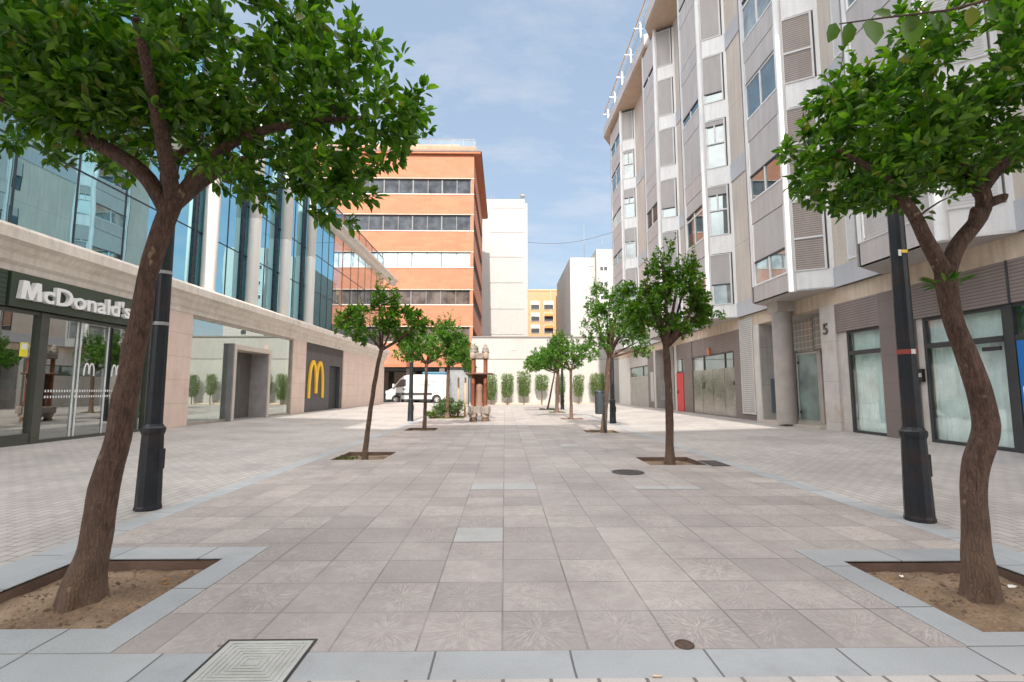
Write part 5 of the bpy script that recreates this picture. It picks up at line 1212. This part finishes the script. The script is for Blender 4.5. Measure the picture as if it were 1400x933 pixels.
# ------------------------------------------------------------------ van
def make_van(x0, y, label, colour, windows_col, sign=True, name='delivery_van', L=5.5, H=2.50):
    e = empty(name, (x0 + L / 2, y + 1, 0), label, 'van')
    # side outline in (x, z), front at left
    out_ = [(0.02, .35), (0.0, .62), (.06, .95), (.18, 1.12), (.50, 1.28), (.66, 1.42), (1.22, 2.10), (1.50, 2.36), (1.9, 2.45), (2.6, 2.48), (5.0, 2.46), (5.36, 2.42), (5.44, 2.2), (5.48, 1.2), (5.50, .5), (5.46, .38)]
    def arch(cx, r):
        return [(cx + r * math.cos(t), .34 + r * math.sin(t)) for t in [PI * i / 8 for i in range(9)]]
    bottom = [(5.0, .34)] + arch(4.42, .41) + [(3.6, .28), (1.4, .28)] + arch(.92, .41) + [(.2, .34)]
    poly = out_ + bottom
    vs = []; n = len(poly); W = 1.95
    rows = [(0.10, .0), (0.0, .06)]
    layers = [(y + .0, 0), (y + W, 0)]
    def inset(p, d):                                       # pull roof edge and outline in for rounded edges
        cx, cz = 2.75, 1.2; return (cx + (p[0] - cx) * (1 - d * .02), cz + (p[1] - cz) * (1 - d * .05) if p[1] > 1.0 else p[1])
    secs = [(y, 1.0), (y + .05, .4), (y + .14, 0), (y + W - .14, 0), (y + W - .05, .4), (y + W, 1.0)]
    for (yy, d) in secs:
        for p in poly:
            q = inset(p, d); tum = .0
            vs.append((x0 + q[0], yy + (.10 * max(0, q[1] - 1.1) if yy < y + 1 else -.10 * max(0, q[1] - 1.1)), q[1]))
    fs = []
    for k in range(len(secs) - 1):
        for i in range(n): fs.append((k * n + i, k * n + (i + 1) % n, (k + 1) * n + (i + 1) % n, (k + 1) * n + i))
    mb = MB().add(vs, fs, False)
    mb.add(vs[:n], [tuple(range(n))]); mb.add(vs[-n:], [tuple(range(n))[::-1]])
    body = mb.build('body', colour, e)
    def ys(z): return y + .10 * max(0, z - 1.1)
    def side(name, pts, mat, par, d=.006):
        f = [(x0 + a, ys(b) - d, b) for a, b in pts]; bk = [(x0 + a, ys(b) + .02, b) for a, b in pts]; m = len(pts)
        return MB().add(f + bk, [tuple(range(m)), tuple(range(m, 2 * m))[::-1]] + [(i, m + i, m + (i + 1) % m, (i + 1) % m) for i in range(m)]).build(name, mat, par)
    side('side_window', [(.72, 1.33), (.80, 1.36), (1.62, 1.46), (1.74, 1.50), (1.72, 2.06), (1.36, 2.06), (1.22, 1.98)], windows_col, e)
    ws = MB().add([(x0 + .60, y + .25, 1.40), (x0 + .60, y + W - .25, 1.40), (x0 + 1.18, y + W - .28, 2.09), (x0 + 1.18, y + .28, 2.09)], [(0, 1, 2, 3)]); ws.build('windscreen', windows_col, e)
    side('rub_strip', [(.95, .72), (4.0, .72), (4.0, .90), (.90, .90)], M('black_trim', (.04, .04, .045), .6), e, .03)
    side('sill_trim', [(1.4, .27), (3.95, .27), (3.95, .36), (1.4, .36)], MATS['black_trim'], e, .02)
    seam = M('panel_seam', (.25, .25, .25), .6)
    side('door_seam', [(1.82, .45), (1.835, .45), (1.835, 2.3), (1.82, 2.3)], seam, e, .004); side('door_seam', [(3.15, .95), (3.165, .95), (3.165, 2.25), (3.15, 2.25)], seam, e, .004)
    side('door_handle', [(1.45, 1.20), (1.72, 1.20), (1.72, 1.26), (1.45, 1.26)], MATS['black_trim'], e, .03)
    mir = MB().box(x0 + .62, x0 + .80, y - .20, y - .02, 1.36, 1.66).build('wing_mirror', colour, e, bevel=.03)
    MB().box(x0 + .0, x0 + .12, y + .12, y + .45, .82, 1.08).build('headlight', M('headlight', (.7, .72, .75), .2), e)
    MB().box(x0 + 5.40, x0 + 5.485, y - .005, y + .10, .95, 1.45).build('tail_light', M('tail_red', (.45, .02, .02), .3), e)
    MB().box(x0 - .03, x0 + .4, y + .05, y + W - .05, .30, .58).build('front_bumper', MATS['black_trim'], e, bevel=.04)
    for (cx) in (.92, 4.42):
        for yy in (y + .02, y + W - .24):
            tyre = MB(); seg = 28; vs = []; fs = []
            prof = [(.20, 0), (.335, 0), (.345, .05), (.345, .17), (.335, .22), (.20, .22)]
            for k in range(seg):
                t = 2 * PI * k / seg
                for (r, dy) in prof: vs.append((x0 + cx + r * math.cos(t), yy + dy, .345 + r * math.sin(t)))
            m = len(prof)
            for k in range(seg):
                for i in range(m): fs.append((k * m + i, k * m + (i + 1) % m, ((k + 1) % seg) * m + (i + 1) % m, ((k + 1) % seg) * m + i))
            wo = tyre.add(vs, fs, True).build('wheel', M('tyre_rubber', (.025, .025, .025), .8), e)
            rm = MB(); hub = []
            for k in range(6):
                t = 2 * PI * k / 6 + .3
                a0, a1 = t - .19, t + .19
                rm.add([(x0 + cx + .05 * math.cos(a0 - .5), yy + .03, .345 + .05 * math.sin(a0 - .5)), (x0 + cx + .205 * math.cos(a0), yy + .02, .345 + .205 * math.sin(a0)), (x0 + cx + .205 * math.cos(a1), yy + .02, .345 + .205 * math.sin(a1)), (x0 + cx + .05 * math.cos(a1 + .5), yy + .03, .345 + .05 * math.sin(a1 + .5))], [(0, 1, 2, 3)])
            ring = []; fr_ = []
            for k in range(seg):
                t = 2 * PI * k / seg; ring += [(x0 + cx + .18 * math.cos(t), yy + .015, .345 + .18 * math.sin(t)), (x0 + cx + .215 * math.cos(t), yy + .01, .345 + .215 * math.sin(t))]
                fr_.append((2 * k, 2 * k + 1, (2 * k + 3) % (2 * seg), (2 * k + 2) % (2 * seg)))
            rm.add(ring, fr_); rm.box(x0 + cx - .05, x0 + cx + .05, yy + .015, yy + .06, .295, .395)
            rm.build('rim', M('wheel_silver', (.6, .6, .62), .35, .5), wo)
            dsk = MB().add([(x0 + cx + .19 * math.cos(2 * PI * k / 20), yy + .08, .345 + .19 * math.sin(2 * PI * k / 20)) for k in range(20)], [tuple(range(20))]); dsk.build('wheel_well', MATS['black_trim'], wo)
    if sign:
        tm_ = M('van_lettering', (.22, .27, .25), .6)
        for i, (s_, xx, zz, sz) in enumerate((('Servicio a la Medida', 2.62, 1.82, .25), ('de su Hogar', 2.95, 1.58, .22), ('000 000', 3.65, 1.40, .14))):
            text('side_lettering', s_, sz, .004, tm_, e, wallmtx((x0 + xx, ys(zz) - .008, zz), (1, 0, 0), (0, .1, 1)), 0, .86)
        text('side_lettering', 'BIOS', .15, .004, M('van_lettering_dark', (.15, .15, .15), .6), e, wallmtx((x0 + 2.08, ys(1.42) - .008, 1.42), (1, 0, 0), (0, .1, 1)), .003) if False else None
        for (cx, cz, r, c) in ((2.16, 1.74, .10, (.75, .6, .15)), (2.32, 1.80, .085, (.35, .42, .12)), (2.28, 1.64, .07, (.8, .72, .35))):
            m = M('logo_%d' % int(cx * 100), c, .5); MB().add([(x0 + cx + r * math.cos(2 * PI * k / 14), ys(cz) - .006 + .1 * r * math.sin(2 * PI * k / 14), cz + r * math.sin(2 * PI * k / 14)) for k in range(14)], [tuple(range(14))[::-1]]).build('side_logo', m, e)
        MB().box(x0 + 2.06, x0 + 2.36, ys(1.5) - .006, ys(1.5), 1.46, 1.52).build('side_logo', M('van_lettering_dark', (.15, .15, .15), .6), e)
    return e
make_van(-10.25, 42.1, 'white high-roof delivery van parked across the far end of the left side', M('van_white', (.48, .49, .49), .25, 0, .015, 1, fine=.005), glass('van_glass', (.6, .7, .7), .25, (.03, .04, .04)))
# blue lorry roof behind the van
e = empty('blue_truck', (-6.4, 45.0, 0), 'blue vehicle parked behind the white van, only its roof showing', 'truck')
blm = M('truck_blue', (.03, .13, .21), .45)
MB().box(-7.5, -5.3, 44.4, 45.8, .5, 2.78).build('cargo_box', blm, e, bevel=.06)
MB().box(-8.3, -7.52, 44.45, 45.75, .5, 2.1).build('cab', blm, e, bevel=.15)
for x in (-8.0, -5.8):
    MB().tube([(x, 44.45, .4), (x, 44.7, .4)], [.38, .38], 20).build('wheel', MATS['tyre_rubber'], e)

# ------------------------------------------------------------------ world, sun, camera
w = D.worlds.new('World'); sc.world = w; w.use_nodes = True; nt = w.node_tree; nt.nodes.clear(); g = NG(nt)
sky = g.n('ShaderNodeTexSky'); sky.sky_type = 'NISHITA'; sky.sun_disc = False; sky.sun_elevation = EL; sky.sun_rotation = PI
sky.air_density = 1.0; sky.dust_density = .4; sky.ozone_density = 1.6; sky.altitude = 20
tc = g.n('ShaderNodeTexCoord'); vec = tc.outputs['Generated']
sp = g.n('ShaderNodeSeparateXYZ'); g.l(vec, sp.inputs[0])
inv = g.math('DIVIDE', 1.0, g.math('ADD', g.math('MAXIMUM', sp.outputs[2], 0.0), .16))
cv = g.n('ShaderNodeCombineXYZ'); g.l(g.math('MULTIPLY', sp.outputs[0], inv), cv.inputs[0]); g.l(g.math('MULTIPLY', sp.outputs[1], inv), cv.inputs[1])
n1 = g.noise(g.scale(cv.outputs[0], (1.0, 1.7, 1)), 1.9, 9, .62)
cl = g.math('MULTIPLY', g.ramp(n1, .47, .78, 0, .75), g.ramp(sp.outputs[2], .02, .2))
dim = g.n('ShaderNodeVectorMath', operation='SCALE'); g.l(sky.outputs[0], dim.inputs[0]); g.l(g.ramp(sp.outputs[2], 0.0, .65, .34, .72), dim.inputs[3])
bal = g.n('ShaderNodeVectorMath', operation='MULTIPLY'); g.l(dim.outputs[0], bal.inputs[0]); bal.inputs[1].default_value = (1.06, 1.0, .92)
hz = g.mixc(.62, bal.outputs[0], (.98, 1.19, 1.42, 1))
cmix = g.mixc(g.math('MULTIPLY', cl, .9), hz, (1.7, 1.78, 1.9, 1))
# unseen bright cloud added overhead and behind the viewpoint as fill for the shade
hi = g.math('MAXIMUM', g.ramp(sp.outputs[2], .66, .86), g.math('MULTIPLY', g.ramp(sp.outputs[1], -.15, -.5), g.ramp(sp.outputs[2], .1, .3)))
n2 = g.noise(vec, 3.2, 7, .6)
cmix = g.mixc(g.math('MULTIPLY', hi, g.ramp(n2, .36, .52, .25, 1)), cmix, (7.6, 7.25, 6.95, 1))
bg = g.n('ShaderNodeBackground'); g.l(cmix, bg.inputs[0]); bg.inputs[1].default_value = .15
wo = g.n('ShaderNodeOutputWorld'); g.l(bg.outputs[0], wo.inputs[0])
sd = D.lights.new('sun', 'SUN'); sd.energy = 2.0; sd.angle = math.radians(.53); sd.color = (1.0, .93, .83)
so = D.objects.new('sun', sd); COL.objects.link(so)
so.rotation_euler = Vector((.015, math.cos(EL), -math.sin(EL))).to_track_quat('-Z', 'Y').to_euler()

F = 664.0; th = math.atan(66 / F); ya = math.atan(10 / (F / math.cos(th)))
cam = D.cameras.new('camera'); co_ = D.objects.new('camera', cam); COL.objects.link(co_); sc.camera = co_
cam.sensor_width = 36; cam.lens = F / 1400 * 36; cam.clip_end = 2000; cam.clip_start = .05
co_.location = (0, 0, 1.2); co_.rotation_euler = (PI / 2 + th, 0, -ya)
sc.view_settings.view_transform = 'Standard'; sc.view_settings.look = 'None'; sc.view_settings.exposure = 1.68; sc.view_settings.gamma = 1
sc.cycles.use_denoising = True
sc.cycles.max_bounces = 8; sc.cycles.transparent_max_bounces = 12; sc.cycles.sample_clamp_indirect = 6
